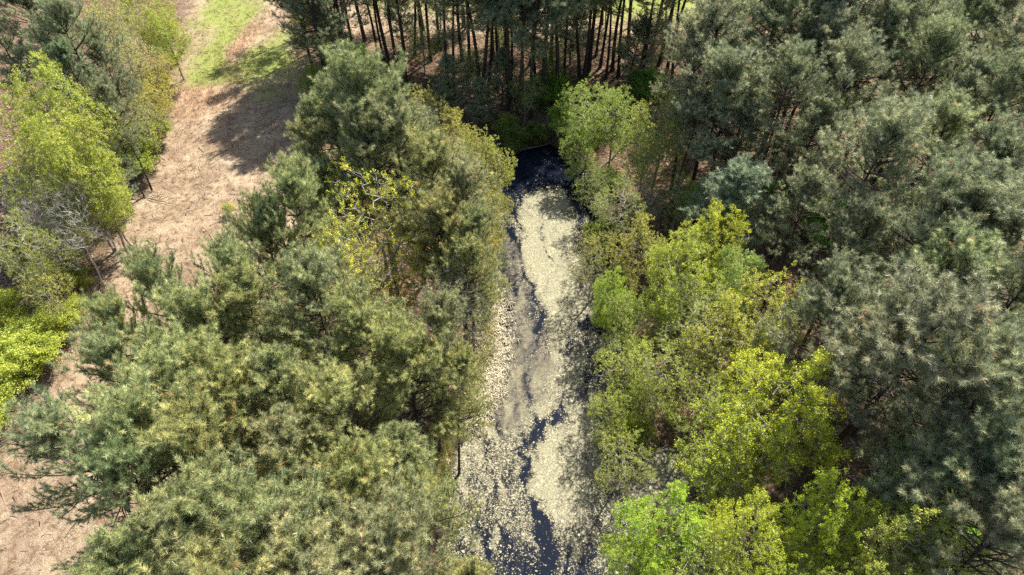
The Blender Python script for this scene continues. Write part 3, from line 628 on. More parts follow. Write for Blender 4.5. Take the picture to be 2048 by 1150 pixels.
LEAFY = [
 # top left
 ('lush', 35, 105, 14, .85, LIME, 'tall bright yellow-green tree at the left edge below the dark pines', 'yellow-green trees'),
 ('lushb', 55, 200, 13, .9, YG, 'yellow-green tree behind the white bare branches at the left edge', 'yellow-green trees'),
 ('lush', 120, 265, 11, .8, LIME, 'spreading yellow-green tree with a dark leaning stem over the path', 'yellow-green trees'),
 ('airy', 180, 345, 7, .9, LIME, 'low lime tree on the left of the path shadow', 'yellow-green trees'),
 ('lush', 310, 5, 8, 1.0, LIME, 'bright yellow-green tree at the top beside the brown path', 'yellow-green trees'),
 ('lush', 270, -40, 9, 1.1, YG, 'yellow-green tree cut by the top edge left of the brown path', 'yellow-green trees'),
 ('sparse', 215, -20, 10, 1.1, PALE, 'pale thin tree between the dark pines and the bright ones at the top', 'pale sparse trees'),
 ('airy', 165, -20, 10, 1.0, PALE, 'pale yellow-green tree at the top edge beside the grey-green pine', 'pale sparse trees'),
 ('sparse', 235, 50, 9, 1.1, PALE, 'pale sparse tree above the low golden trees at upper left', 'pale sparse trees'),
 ('airy', 290, 95, 6.5, 1.2, GOLD, 'golden green tree beside the small lime bush on the clearing edge', 'golden green trees'),
 ('airy', 280, 155, 6, 1.2, GOLD, 'golden green tree leaning over the orange grass', 'golden green trees'),
 ('sparse', 255, 180, 7, 1.0, PALE, 'pale twiggy tree behind the small pine near the orange grass', 'pale sparse trees'),
 ('bare', 15, 340, 9, .8, YG, 'bare white-branched tree at the left edge above the shaded straw', 'bare trees'),
 ('bare', 70, 350, 10, .8, YG, 'bare grey tree with a leaning trunk left of the path shadow', 'bare trees'),
 ('budding', 0, 420, 9, .9, DULL, 'budding grey tree at the left edge below the white branches', 'budding grey trees'),
 ('sparse', 60, 540, 6, 1.0, OL, 'olive twiggy tree right above the lime shrubs at the left edge', 'pale sparse trees'),
 ('airy', 20, 470, 7, .9, (.9, .9, 1.0), 'yellow-green twiggy tree at the left edge halfway down', 'yellow-green trees'),
 ('lush', 620, -25, 9, 1.0, (.85, .85, .8), 'yellow-green tree at the top where the clearing meets the pines', 'yellow-green trees'),
 ('airy', 650, 0, 9, .8, (.85, .85, .8), 'yellow-green tree among the first dark trunks at the top', 'yellow-green trees'),
 ('sparse', 580, 90, 7, 1.0, OL, 'low golden twiggy tree at the corner of the grass and the shadow', 'pale sparse trees'),
 ('lush', 655, 120, 5, 1.1, DEEP, 'dark green leafy tree above the blue-green pine tip', 'green leafy trees'),
 ('airy', 0, 150, 12.5, .85, YG, 'yellow-green tree cut by the left edge behind the tall bright one', 'yellow-green trees'),
 ('airy', 5, 265, 11, .9, (.95, 1.0, .9), 'airy yellow-green tree at the left edge above the white branches', 'yellow-green trees'),
 ('airy', 110, 400, 7, .9, (.9, .95, .8), 'low yellow-green tree left of the path shadow, near the bare leaning trunk', 'yellow-green trees'),
 # thicket and left bank
 ('budding', 745, 335, 15.5, 1.0, (1.25, 1.15, .6), 'yellow budding tree with grey twigs rising out of the left thicket', 'budding grey trees'),
 ('budding', 695, 410, 13.5, .75, (1.1, 1.0, .8), 'grey budding tree left of the yellow budding one', 'budding grey trees'),
 ('bare', 855, 510, 12.5, .7, YG, 'bare grey tree with fan-like twigs in the brown gap of the thicket', 'bare trees'),
 ('airy', 860, 160, 9, .95, (1.0, .88, .9), 'thin golden green tree in front of the dark trunks behind the thicket', 'golden green trees'),
 ('airy', 900, 215, 9, .95, (1.05, .92, .9), 'golden green tree midway down the right edge of the thicket top', 'golden green trees'),
 ('sparse', 945, 235, 8.5, .9, OL, 'twiggy olive tree between golden green trees left of the pond head', 'pale sparse trees'),
 ('airy', 985, 255, 8, .95, (.95, .95, .9), 'yellow-green tree hanging over the black far end of the pond', 'waterside trees'),
 ('airy', 985, 360, 6.5, .8, (1.0, .9, .8), 'small yellow tree on the left bank where the scum begins', 'waterside trees'),
 ('sparse', 968, 440, 6, .7, GOLD, 'slim golden tree on the left bank beside the brown mud', 'waterside trees'),
 ('sparse', 955, 545, 5.5, .65, GOLD, 'slim golden sapling on the cream bank', 'waterside trees'),
 # right bank
 ('airy', 1190, 140, 9, 1.2, MID, 'soft green spreading tree right behind the far end of the pond', 'green leafy trees'),
 ('airy', 1240, 165, 8.5, 1.1, MID, 'soft green tree beside the yellow-green one, above the pink litter', 'green leafy trees'),
 ('airy', 1165, 222, 7, .95, MID, 'small soft green tree leaning over the right corner of the pond head', 'waterside trees'),
 ('airy', 1345, 160, 10.5, .95, YG, 'tall yellow-green tree left of the hanging grey pine tufts', 'yellow-green trees'),
 ('airy', 1300, 235, 9, .9, (.85, .92, .9), 'yellow-green tree below and left of the tall one', 'yellow-green trees'),
 ('sparse', 1200, 285, 7, .95, (.62, .72, .7), 'dark olive tree overhanging the right side of the black water', 'waterside trees'),
 ('budding', 1250, 330, 8, 1.0, DULL, 'grey-green twiggy tree over the fallen branches on the right bank', 'budding grey trees'),
 ('bare', 1300, 360, 6, .9, YG, 'bare brush tree on the pink litter above the pale yellow tree', 'bare trees'),
 ('sparse', 1375, 330, 7, .9, (.7, .85, .8), 'thin shaded tree left of the small round pine', 'green leafy trees'),
 ('airy', 1290, 420, 8.5, .85, (1.0, .9, 1.0), 'pale yellow twiggy tree above the bright green bush on the right bank', 'waterside trees'),
 ('sparse', 1205, 430, 7.5, .9, (.9, .85, .8), 'brownish twiggy tree leaning over the right bank at the narrow scum', 'waterside trees'),
 ('lush', 1450, 395, 10, .85, (1.1, 1.08, .6), 'vivid yellow-green tree below the small round pine', 'yellow-green trees'),
 ('lush', 1375, 480, 10, .95, (.95, 1.0, .8), 'dense yellow-green tree in the middle of the right bank group', 'yellow-green trees'),
 ('lushb', 1500, 490, 9, .8, (.85, 1.0, 1.6), 'pale fresh green tree behind the dense yellow-green one', 'green leafy trees'),
 ('lush', 1235, 515, 7.5, .75, (.85, 1.05, .7), 'bright green tree on the right bank beside the cream scum', 'waterside trees'),
 ('airy', 1285, 565, 8, .9, (.8, .9, .8), 'light green tree right of the bright green bank tree', 'waterside trees'),
 ('airy', 1590, 535, 11, 1.0, (1.1, 1.05, .8), 'yellow tipped tree with a long pale stem in the right middle', 'yellow-green trees'),
 ('airy', 1500, 590, 10, .95, (1.05, 1.0, .8), 'yellow-green tree left of the long pale stem', 'yellow-green trees'),
 ('budding', 1400, 560, 9, .95, (.9, .95, .8), 'twiggy grey tree in the centre of the right bank group', 'budding grey trees'),
 ('airy', 1275, 660, 7.5, 1.0, (.92, .98, .75), 'green leafy tree overhanging the dark blue water on the right bank', 'waterside trees'),
 ('sparse', 1350, 670, 8, 1.0, (.92, .98, .75), 'olive twiggy tree behind the overhanging green one', 'green leafy trees'),
 ('airy', 1245, 750, 6.5, .9, (.92, .98, .75), 'small green tree reaching out over the blue water streak', 'waterside trees'),
 ('lush', 1590, 705, 12.5, .95, (1.1, 1.1, .5), 'largest vivid yellow-green tree in the right foreground', 'yellow-green trees'),
 ('airy', 1500, 790, 11, .95, (.95, 1.02, .6), 'vivid green tree joined to the lower left of the largest yellow-green one', 'yellow-green trees'),
 ('sparse', 1430, 730, 8, .9, (.92, .98, .75), 'thin dull green tree left of the largest yellow-green one', 'green leafy trees'),
 ('sparse', 1330, 755, 6, .9, OL, 'brown twiggy tree on the right bank above the little bright pool', 'waterside trees'),
 ('sparse', 1262, 838, 7, .95, (.85, .88, .75), 'dark olive tree on the right bank left of the little bright pool', 'waterside trees'),
 ('budding', 1480, 900, 7, .9, DULL, 'grey twiggy tree right of the little bright pool', 'budding grey trees'),
 ('lush', 1360, 1010, 9, .95, (.78, 1.02, .5), 'saturated green tree at the bottom beside the pond', 'green leafy trees'),
 ('lush', 1290, 1060, 8, .85, (.84, 1.04, .5), 'green tree at the bottom edge leaning over the dark water', 'green leafy trees'),
 ('airy', 1490, 1090, 10, .75, (.95, .98, 1.2), 'pale tipped tree at the bottom edge right of the saturated green one', 'yellow-green trees'),
 ('lush', 1565, 1015, 11, .7, (1.05, 1.08, .6), 'yellow-green tree near the bottom, left of the long sprays', 'yellow-green trees'),
 ('lush', 1720, 965, 12, .6, (1.0, 1.1, .5), 'tree with long vivid green sprays in the lower right', 'yellow-green trees'),
 ('lush', 1870, 1035, 12.5, .72, (1.0, 1.0, 1.1), 'pale yellow-green tree at the bottom edge right of the long sprays', 'yellow-green trees'),
 ('lush', 1790, 1125, 11.5, .6, (1.0, 1.0, 1.0), 'yellow-green tree cut by the bottom edge at lower right', 'yellow-green trees'),
 ('airy', 1930, 960, 7, 1.0, (.8, .98, .7), 'low green leafy tree under the thick leaning trunk', 'green leafy trees'),
 ('airy', 1640, 1140, 9.5, .75, (.9, 1.0, .6), 'green tree on the bottom edge below the long sprays', 'green leafy trees'),
 ('airy', 1960, 1090, 10, .9, (.8, .98, .7), 'dull green tree in the bottom right corner', 'green leafy trees'),
]
SHRUBS = [
 ('shrubb', 318, 235, 2.4, 1.2, GOLD, 'golden bush at the tree line halfway down the orange grass', 'olive bushes'),
 ('shrub', 300, 300, 3.0, 1.3, (.75, .8, .7), 'dull green bush at the tree line above the fallen branches', 'olive bushes'),
 ('shrub', 275, 345, 3.2, 1.4, (.7, .78, .7), 'dull green bush at the tree line left of the fallen branches', 'olive bushes'),
 ('shrubb', 165, 500, 2.2, 1.4, (.75, .72, .7), 'olive bush reaching the path just below the path shadow', 'olive bushes'),
 ('shrubb', 160, 585, 2.2, 1.4, (.75, .75, .7), 'olive bush on the path edge above the lime shrub nearest the path', 'olive bushes'),
 ('shrubb', 165, 635, 1.8, 1.2, LIME, 'low lime shrub on the path edge under the olive bushes', 'lime shrubs'),
 ('shrub', 1028, 290, 2.2, 1.2, (.28, .4, .4), 'added bush tinted dark as shade, at the left corner of the black water', 'green bushes'),  # three bushes added to darken the bank, shade put into their tint
 ('shrub', 1070, 278, 1.9, 1.2, (.28, .38, .4), 'added bush tinted dark as shade, in the middle of the black pond head', 'green bushes'),
 ('shrub', 1150, 290, 2.4, 1.2, (.28, .4, .4), 'added bush tinted dark as shade, at the right corner of the black water', 'green bushes'),  # (proto, u, v on the ground, height, width, tint, label)
 ('shrub', 75, 735, 3.0, 1.3, LIME, 'lime shrub above the brown shadow at the left edge of the straw path', 'lime shrubs'),
 ('shrub', 115, 690, 2.8, 1.2, LIME, 'lime shrub nearest the pale path, right of its neighbours', 'lime shrubs'),
 ('shrub', 25, 790, 3.0, 1.3, LIME, 'lime shrub at the left edge just above the lowest one', 'lime shrubs'),
 ('shrub', 15, 660, 3.0, 1.2, (.95, .95, .9), 'paler lime shrub at the left edge below the olive bushes', 'lime shrubs'),
 ('shrubb', -5, 880, 2.6, 1.2, LIME, 'lowest lime shrub on the left edge, beside the pale bluish pine', 'lime shrubs'),
 ('shrubb', 110, 590, 2.6, 1.3, (.7, .66, .7), 'olive bush beside the straw path above the lime shrubs', 'olive bushes'),
 ('shrubb', 140, 545, 2.2, 1.3, (.66, .62, .7), 'olive bush at the left end of the path shadow', 'olive bushes'),
 ('shrubb', 60, 530, 2.4, 1.3, (.6, .6, .7), 'olive bush below the bare leaning tree', 'olive bushes'),
 ('shrubb', 185, 455, 2.4, 1.0, (.95, .95, .9), 'small yellow-green bush in front of the path shadow', 'olive bushes'),
 ('shrub', 352, 130, 1.3, 1.1, LIME, 'small round lime bush alone at the upper clearing edge', 'lime shrubs'),
 ('shrub', 330, 105, 1.6, 1.0, DEEP, 'small dark green bush beside the round lime bush', 'green bushes'),
 ('shrub', 340, 80, 2.2, 1.2, (1.1, 1.0, 1.2), 'pale lime shrub under the bright tree at the top left', 'lime shrubs'),
 ('shrubb', 330, 185, 2.0, 1.3, GOLD, 'golden bush at the left edge of the orange grass', 'olive bushes'),
 ('shrubb', 462, 432, 1.2, 1.0, (1.1, 1.0, .9), 'small yellow bush at the foot of the bright tufted pine', 'lime shrubs'),
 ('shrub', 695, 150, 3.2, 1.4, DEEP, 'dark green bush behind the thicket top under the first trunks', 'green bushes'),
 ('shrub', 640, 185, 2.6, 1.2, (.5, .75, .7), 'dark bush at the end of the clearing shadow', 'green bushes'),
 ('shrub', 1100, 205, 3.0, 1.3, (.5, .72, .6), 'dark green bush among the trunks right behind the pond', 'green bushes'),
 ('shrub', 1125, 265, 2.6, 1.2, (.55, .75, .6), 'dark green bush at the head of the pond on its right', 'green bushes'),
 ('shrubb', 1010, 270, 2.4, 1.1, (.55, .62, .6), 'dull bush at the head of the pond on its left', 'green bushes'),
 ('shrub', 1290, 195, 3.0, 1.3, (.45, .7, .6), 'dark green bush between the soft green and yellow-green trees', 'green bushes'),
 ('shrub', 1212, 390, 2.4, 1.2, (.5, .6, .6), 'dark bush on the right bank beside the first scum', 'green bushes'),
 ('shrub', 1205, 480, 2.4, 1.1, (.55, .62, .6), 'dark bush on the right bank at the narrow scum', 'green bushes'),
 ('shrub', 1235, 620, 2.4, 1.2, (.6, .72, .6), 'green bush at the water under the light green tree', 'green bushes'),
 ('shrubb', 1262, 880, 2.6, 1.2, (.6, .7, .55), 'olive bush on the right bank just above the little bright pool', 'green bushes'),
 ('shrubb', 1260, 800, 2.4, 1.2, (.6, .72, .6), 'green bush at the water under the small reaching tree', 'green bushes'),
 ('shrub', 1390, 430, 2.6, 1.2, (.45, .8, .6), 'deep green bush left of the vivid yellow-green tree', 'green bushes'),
 ('shrub', 1640, 480, 3, 1.4, (.5, .85, .6), 'green undergrowth bush below the slanting dark trunk', 'green bushes'),
 ('shrub', 1700, 620, 3, 1.4, (.5, .85, .6), 'green undergrowth bush left of the forked dark trunk', 'green bushes'),
 ('shrub', 1670, 240, 3, 1.4, (.36, .6, .5), 'bright undergrowth bush right of the leaning stems', 'green bushes'),
 ('shrub', 1830, 980, 3, 1.4, (.6, .9, .6), 'green bush at the foot of the thick leaning trunk', 'green bushes'),
 ('shrub', 1920, 1030, 2.6, 1.4, (.6, .9, .6), 'green bush in the lower right below the thick leaning trunk', 'green bushes'),
 ('shrub', 2000, 830, 3, 1.4, (.5, .85, .6), 'green bush near the right edge under the black leaning trunk', 'green bushes'),
 ('shrub', 1560, 420, 2.6, 1.3, (.5, .75, .6), 'shaded bush right of the vivid yellow-green tree', 'green bushes'),
 ('shrubb', 965, 600, 2.2, .9, GOLD, 'small golden bush on the cream bank above the stick heap', 'olive bushes'),
 ('shrubb', 978, 505, 2.4, .9, GOLD, 'golden bush at the left of the brown mud', 'olive bushes'),
]
PG = {'a': 'tall pines', 'b': 'tall pines', 'c': 'tall pines', 'open': 'tall pines', 'small': 'young pines'}
import random as _r; _q = _r.Random(5)
RIGHT_PINES = [((_q.choice(['high', 'a', 'b', 'high']) if p[0] in 'abc' else p[0]),)+p[1:] for p in RIGHT_PINES]
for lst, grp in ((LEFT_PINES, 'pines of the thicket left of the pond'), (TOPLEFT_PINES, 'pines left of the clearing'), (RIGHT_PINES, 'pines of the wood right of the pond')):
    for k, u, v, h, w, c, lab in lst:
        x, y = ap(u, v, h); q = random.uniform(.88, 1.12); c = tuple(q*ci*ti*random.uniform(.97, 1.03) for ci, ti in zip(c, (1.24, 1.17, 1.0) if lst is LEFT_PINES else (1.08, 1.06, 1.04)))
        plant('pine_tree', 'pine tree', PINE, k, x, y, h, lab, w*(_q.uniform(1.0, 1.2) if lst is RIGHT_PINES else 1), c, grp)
NAMES = {'bare': ('bare_tree', 'bare tree'), 'budding': ('budding_tree', 'tree')}
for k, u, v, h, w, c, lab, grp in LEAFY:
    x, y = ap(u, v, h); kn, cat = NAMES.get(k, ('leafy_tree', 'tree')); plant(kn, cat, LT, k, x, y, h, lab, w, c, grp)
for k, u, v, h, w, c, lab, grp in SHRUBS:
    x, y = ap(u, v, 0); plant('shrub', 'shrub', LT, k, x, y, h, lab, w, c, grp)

# trunks standing behind the pond and the thicket: foot of each stem as seen in the photo
TRUNKS = [
 ('behind the left end of the thicket', 'first dark trunks beside the clearing corner', [(640,95),(668,120),(688,95),(707,100),(730,80),(757,118)]),
 ('behind the thicket top', 'dark trunks behind the blue-green thicket top', [(770,128),(782,140),(800,152),(812,166),(830,114),(846,90)]),
 ('behind the golden green trees', 'dark trunks behind the golden green trees', [(862,124),(880,100),(895,190),(910,202),(925,120),(940,148)]),
 ('left behind the pond head', 'dark trunks left behind the black pond head', [(962,214),(975,202),(986,120),(996,138),(1008,100),(1012,160)]),
 ('straight behind the pond head', 'dark trunks straight behind the black pond head', [(1020,205),(1032,248),(1043,212),(1060,130),(1072,175),(1085,216)]),
 ('right behind the pond head', 'dark trunks behind the soft green tree', [(1102,124),(1115,138),(1128,152),(1145,100),(1160,156),(1177,148)]),
 ('behind the soft green tree', 'dark trunks above the soft green spreading tree', [(1192,112),(1200,136),(1212,156),(1225,140),(1237,152),(1255,104)]),
 ('left of the grey pine wood', 'dark trunks left of the hanging grey pine tufts', [(1268,182),(1282,176),(1300,112),(1318,130),(1331,156),(1344,166)]),
 ('at the start of the grey pine wood', 'dark trunks at the start of the upper right wood', [(1365,110),(1385,150),(1400,180),(1420,120),(1440,160),(1470,200)]),
 ('under the upper right crowns', 'leaning dark stems under the upper right crowns', [(1540,335),(1562,348),(1578,320),(1525,300),(1600,300),(1640,230)]),
]
ORD = ['first', 'second', 'third', 'fourth', 'fifth', 'sixth', 'seventh', 'eighth']
for where, grp, pts in TRUNKS:
    for i, (u, v) in enumerate(sorted(pts)):
        x, y = ap(u, v, 0); h = random.uniform(16.5, 20)
        lab = 'dark-trunked pine %s, %s of six from the left' % (where, ORD[i])
        plant('pine_tree', 'pine tree', PINE, random.choice(['tall', 'tallb', 'tall']), x, y, h, lab, random.uniform(.8, 1.1), (.95, .95, .92), grp, tilt=(random.gauss(0, .035), random.gauss(0, .045)))
for i, u in enumerate([600, 690, 775, 850, 930, 1000, 1055, 1120, 1190, 1262, 1330, 1410]):   # thinner stems of the back row
    x, y = ap(u+random.uniform(-15, 15), random.uniform(35, 75), 0)
    plant('pine_tree', 'pine tree', PINE, 'tallb', x, y, random.uniform(15, 18), 'thin far pine stem before the sunlit field, %s from the left' % ((ORD+['ninth','tenth','eleventh','twelfth'])[i]), .8, (.95, .95, .92), 'thin far stems in front of the sunlit field')

for k, u, v, h, w, lab in [  # first five pines are added to shade the pond head and darken its reflection
 ('b', 960, 192, 19.5, .95, 'tall dense-crowned stem added to shade the pond head, leftmost of the five'),
 ('b', 1015, 222, 19.5, .95, 'tall dense-crowned stem added to shade the pond head, second from left'),
 ('a', 1062, 238, 20, .9, 'tall stem added for shade, nearest the black water behind the pond head'),
 ('b', 1112, 205, 19.5, .95, 'tall dense-crowned stem added for shade behind the right corner of the pond head'),
 ('b', 1162, 182, 19.5, .95, 'tall dense-crowned stem added for shade behind the soft green spreading tree'),
 ('a', 662, 140, 17, .9, 'dense pine at the clearing corner throwing the long shadow'),
 ('b', 655, 172, 17, 1.0, 'limby pine whose branches reach over the grass at the top'),
 ('c', 700, 192, 17, 1.0, 'dense pine behind the left shoulder of the thicket top'),
 ('a', 672, 222, 14, .9, 'shaded pine just left of the thicket top, at the root of the long shadow'),
 ('c', 630, 150, 16, 1.0, 'dark pine second from the grass at the clearing corner')]:
    x, y = ap(u, v, 0); plant('pine_tree', 'pine tree', PINE, k, x, y, h, lab, w, (.85, .92, .85), 'pines at the clearing corner' if u < 800 else 'tall pines added to shade the pond head')
for i, (k, u, v, h, w, c, lab) in enumerate([
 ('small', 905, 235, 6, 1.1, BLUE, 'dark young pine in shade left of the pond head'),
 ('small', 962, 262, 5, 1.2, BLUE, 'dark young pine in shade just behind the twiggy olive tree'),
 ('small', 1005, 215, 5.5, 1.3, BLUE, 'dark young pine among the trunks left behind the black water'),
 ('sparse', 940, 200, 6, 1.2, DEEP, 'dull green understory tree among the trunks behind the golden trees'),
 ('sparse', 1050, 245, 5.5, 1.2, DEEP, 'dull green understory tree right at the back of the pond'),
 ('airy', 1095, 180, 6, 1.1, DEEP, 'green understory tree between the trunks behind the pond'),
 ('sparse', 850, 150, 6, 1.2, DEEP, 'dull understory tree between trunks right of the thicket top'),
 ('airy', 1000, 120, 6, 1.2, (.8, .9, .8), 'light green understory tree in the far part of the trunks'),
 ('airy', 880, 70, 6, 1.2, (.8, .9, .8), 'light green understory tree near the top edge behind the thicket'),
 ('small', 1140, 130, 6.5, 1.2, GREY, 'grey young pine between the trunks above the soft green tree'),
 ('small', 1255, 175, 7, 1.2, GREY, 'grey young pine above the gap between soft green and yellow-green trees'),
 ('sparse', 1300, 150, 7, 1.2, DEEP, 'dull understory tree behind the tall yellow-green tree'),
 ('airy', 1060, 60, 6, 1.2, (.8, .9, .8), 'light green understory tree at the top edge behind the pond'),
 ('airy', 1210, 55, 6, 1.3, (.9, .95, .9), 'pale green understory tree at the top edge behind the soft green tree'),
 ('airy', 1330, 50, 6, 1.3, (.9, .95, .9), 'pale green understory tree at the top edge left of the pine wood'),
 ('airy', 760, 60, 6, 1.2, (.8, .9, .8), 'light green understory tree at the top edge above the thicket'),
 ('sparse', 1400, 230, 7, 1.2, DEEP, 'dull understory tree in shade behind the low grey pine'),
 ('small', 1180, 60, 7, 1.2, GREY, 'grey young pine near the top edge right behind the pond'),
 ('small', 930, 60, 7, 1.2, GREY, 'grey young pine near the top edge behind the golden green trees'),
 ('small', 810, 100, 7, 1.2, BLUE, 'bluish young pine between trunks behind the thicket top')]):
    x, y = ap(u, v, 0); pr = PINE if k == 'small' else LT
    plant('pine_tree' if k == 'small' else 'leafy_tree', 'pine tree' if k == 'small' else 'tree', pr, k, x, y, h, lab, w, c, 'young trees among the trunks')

# ------------------------------------------------------------------ ground cover nobody could count
def scatter(n, region, seed):
    r = np.random.RandomState(seed); u0, v0, u1, v1 = region
    x0, y0 = at(u0, v1); x1, y1 = at(u1, v0)
    xa, _ = at(u0, v0); xb, _ = at(u1, v0)
    x = r.uniform(float(min(xa, x0)), float(max(xb, x1)), n); y = r.uniform(float(y0), float(y1), n); return x, y, r
def blades(name, x, y, r, h, w, mat, lean=.5, label='', per=5):
    n = len(x); x = np.repeat(x, per)+r.normal(0, .09, n*per); y = np.repeat(y, per)+r.normal(0, .09, n*per); tone = np.repeat(r.rand(n), per)*.7+r.rand(n*per)*.3
    z = terrain_z(x, y); hh = h*r.uniform(.4, 1.2, n*per); a = r.uniform(0, 6.28, n*per); la = r.uniform(0, 6.28, n*per); ll = hh*np.abs(r.normal(0, lean, n*per))
    B = np.stack([x, y, z-.02], 1); side = np.stack([np.cos(a), np.sin(a), 0*a], 1)*w/2
    Tp = B+np.stack([np.cos(la)*ll, np.sin(la)*ll, hh], 1)
    V = np.stack([B-side, B+side, Tp], 1).reshape(-1, 3)
    o = link(name, mk_mesh(name, V, [np.arange(len(V)).reshape(-1, 3)], [mat], attrs={'tone': np.repeat(tone, 3)}))
    tag(o, label, kind='stuff'); return o
def tone_mat(name, stops, rough=.8, transl=.25):
    m, nt, N, L, P = new_mat(name); rr = ramp(nt, stops); L.new(attr(nt, 'tone'), rr.inputs[0]); L.new(rr.outputs[0], P.inputs['Base Color']); P.inputs['Roughness'].default_value = rough; P.inputs['Specular IOR Level'].default_value = .2
    T = N.new('ShaderNodeBsdfTranslucent'); L.new(rr.outputs[0], T.inputs[0]); mx = N.new('ShaderNodeMixShader'); mx.inputs[0].default_value = transl
    L.new(P.outputs[0], mx.inputs[1]); L.new(T.outputs[0], mx.inputs[2]); L.new(mx.outputs[0], N['Material Output'].inputs['Surface']); return m
STRAW = tone_mat('dry_straw', [(0, (.24, .16, .11)), (.5, (.42, .32, .23)), (1, (.60, .50, .38))])
ORANGE = tone_mat('orange_grass', [(0, (.40, .26, .17)), (.5, (.56, .41, .29)), (1, (.70, .56, .42))])
GRASS = tone_mat('green_grass', [(0, (.17, .20, .04)), (.5, (.28, .32, .07)), (1, (.44, .44, .16))])
UNDER = tone_mat('undergrowth_leaf', [(0, (.035, .06, .018)), (.5, (.075, .12, .028)), (1, (.17, .21, .05))], transl=.35)
LITTER = tone_mat('litter', [(0, (.09, .055, .04)), (.5, (.22, .14, .10)), (1, (.42, .30, .22))], transl=0)

x, y, r = scatter(60000, (-250, -20, 700, 1150), 101)
wobb = 1.3*sines(x, y, 7, 21, 4); cl = sd_poly(x, y, CLEAR)+wobb
gr = blob(x+.6*wobb, y+wobb, [(450,125,2.9,3.4,1.5),(520,135,2.6,2.6,1.1),(470,60,2.0,7,1.1),(430,20,2.0,6,1.0),(410,160,1.6,1.6,.8),(560,90,2,5,.7)])
og = blob(x+.5*wobb, y+.5*wobb, [(395,190,2.2,2.0,1.2),(440,195,1.6,2,.9),(470,100,1.0,3.5,1.1),(500,70,1.0,6,.8),(370,230,2,1.8,.7),(480,150,1.2,1.5,.7)])
dens = .5+.5*sines(x, y, 2.2, 60, 3)
k = (cl < .3) & (gr < .6) & (r.rand(len(x)) < .05+.75*dens**1.5)
blades('dry_grass', x[k], y[k], r, .40, .028, STRAW, .9, 'pale dry grass covering the clearing and the straw path', 6)
x, y, r = scatter(26000, (330, -10, 640, 260), 103)
wobb = 1.3*sines(x, y, 7, 21, 4)
og = blob(x+.5*wobb, y+.5*wobb, [(395,190,2.2,2.0,1.2),(440,195,1.6,2,.9),(470,100,1.0,3.5,1.1),(500,70,1.0,6,.8),(370,230,2,1.8,.7),(480,150,1.2,1.5,.7)])
k = (og > .15+.8*r.rand(len(x))) & (r.rand(len(x)) < .75*(.45+.6*sines(x, y, 1.1, 61, 2)))
blades('orange_grass', x[k], y[k], r, .55, .025, ORANGE, .5, 'tall orange-brown grass clumps at the lower end of the green patch', 9)
gr = blob(x+.6*wobb, y+wobb, [(450,125,2.9,3.4,1.5),(520,135,2.6,2.6,1.1),(470,60,2.0,7,1.1),(430,20,2.0,6,1.0),(410,160,1.6,1.6,.8),(560,90,2,5,.7)])
k = (gr*(.6+.5*sines(x, y, 1.3, 62, 3)) > .25+.75*r.rand(len(x))) & (og < .9)
blades('green_grass', x[k], y[k], r, .16, .03, GRASS, .6, 'short bright green grass in the middle of the clearing', 6)
FRINGE = tone_mat('bank_grass', [(0, (.22, .22, .05)), (.5, (.42, .40, .13)), (1, (.62, .57, .30))])
x, y, r = scatter(90000, (880, 380, 1060, 1000), 109)
sd = sd_pond(x, y)
k = (sd > .15) & (sd < 2.2) & (x < .6) & (r.rand(len(x)) < .9*np.exp(-((sd-.8)/.8)**2)*(.5+.6*sines(x, y, 1.6, 63, 2)))
blades('bank_grass', x[k], y[k], r, .45, .03, FRINGE, .5, 'yellow-green grass fringe along the left bank of the pond', 7)
# litter and small dead sticks under the trees
x, y, r = scatter(60000, (-300, 20, 2350, 1150), 105)
k = (sd_pond(x, y) > .3) & ((sd_poly(x, y, CLEAR) > -1) | (r.rand(len(x)) < .25)); x = x[k]; y = y[k]
z = terrain_z(x, y); n = len(x); a = r.uniform(0, 3.14, n); ln = np.exp(r.normal(-1.7, .6, n)); w = .018+.03*r.rand(n)
d = np.stack([np.cos(a), np.sin(a), r.normal(0, .25, n)], 1)*ln[:, None]; s_ = np.stack([-np.sin(a), np.cos(a), 0*a], 1)*w[:, None]
B = np.stack([x, y, z+.02+.05*r.rand(n)], 1); V = np.stack([B-d-s_, B+d-s_, B+d*.9+s_, B-d*.9+s_], 1).reshape(-1, 3)
tag(link('leaf_litter', mk_mesh('leaf_litter', V, [np.arange(len(V)).reshape(-1, 4)], [LITTER], attrs={'tone': np.repeat(r.rand(n), 4)})), 'brown needles, bark and small sticks lying under the trees', kind='stuff')
# leafy undergrowth
x, y, r = scatter(17000, (700, 40, 2350, 1150), 107)
f = sines(x, y, 6, 71, 3)
k = (sd_pond(x, y) > .6) & (f > np.where((y > 48) | (x > 9), -.35, .05)) & ((x > 1.0) | (y > 47)) & (sd_poly(x, y, CLEAR) > 2); x = x[k]; y = y[k]; f = f[k]
n = len(x); per = 16; hh = (.25+1.5*np.clip(f, 0, 1))*r.uniform(.3, 1, n)
X = np.repeat(x, per)+r.normal(0, .28, n*per); Y = np.repeat(y, per)+r.normal(0, .28, n*per); Z = terrain_z(X, Y)+np.repeat(hh, per)*r.uniform(.2, 1.1, n*per)
N_ = len(X); nn = r.normal(size=(N_, 3))+[0, 0, 1]; nn /= np.linalg.norm(nn, axis=1, keepdims=True); ax = np.cross(nn, r.normal(size=(N_, 3))); ax /= np.linalg.norm(ax, axis=1, keepdims=True); bb = np.cross(nn, ax)
O = np.stack([X, Y, Z], 1); s = .11*r.uniform(.6, 1.3, (N_, 1)); V = np.stack([O-ax*s*.5, O-bb*s*.35, O+ax*s*.5, O+bb*s*.35], 1).reshape(-1, 3)
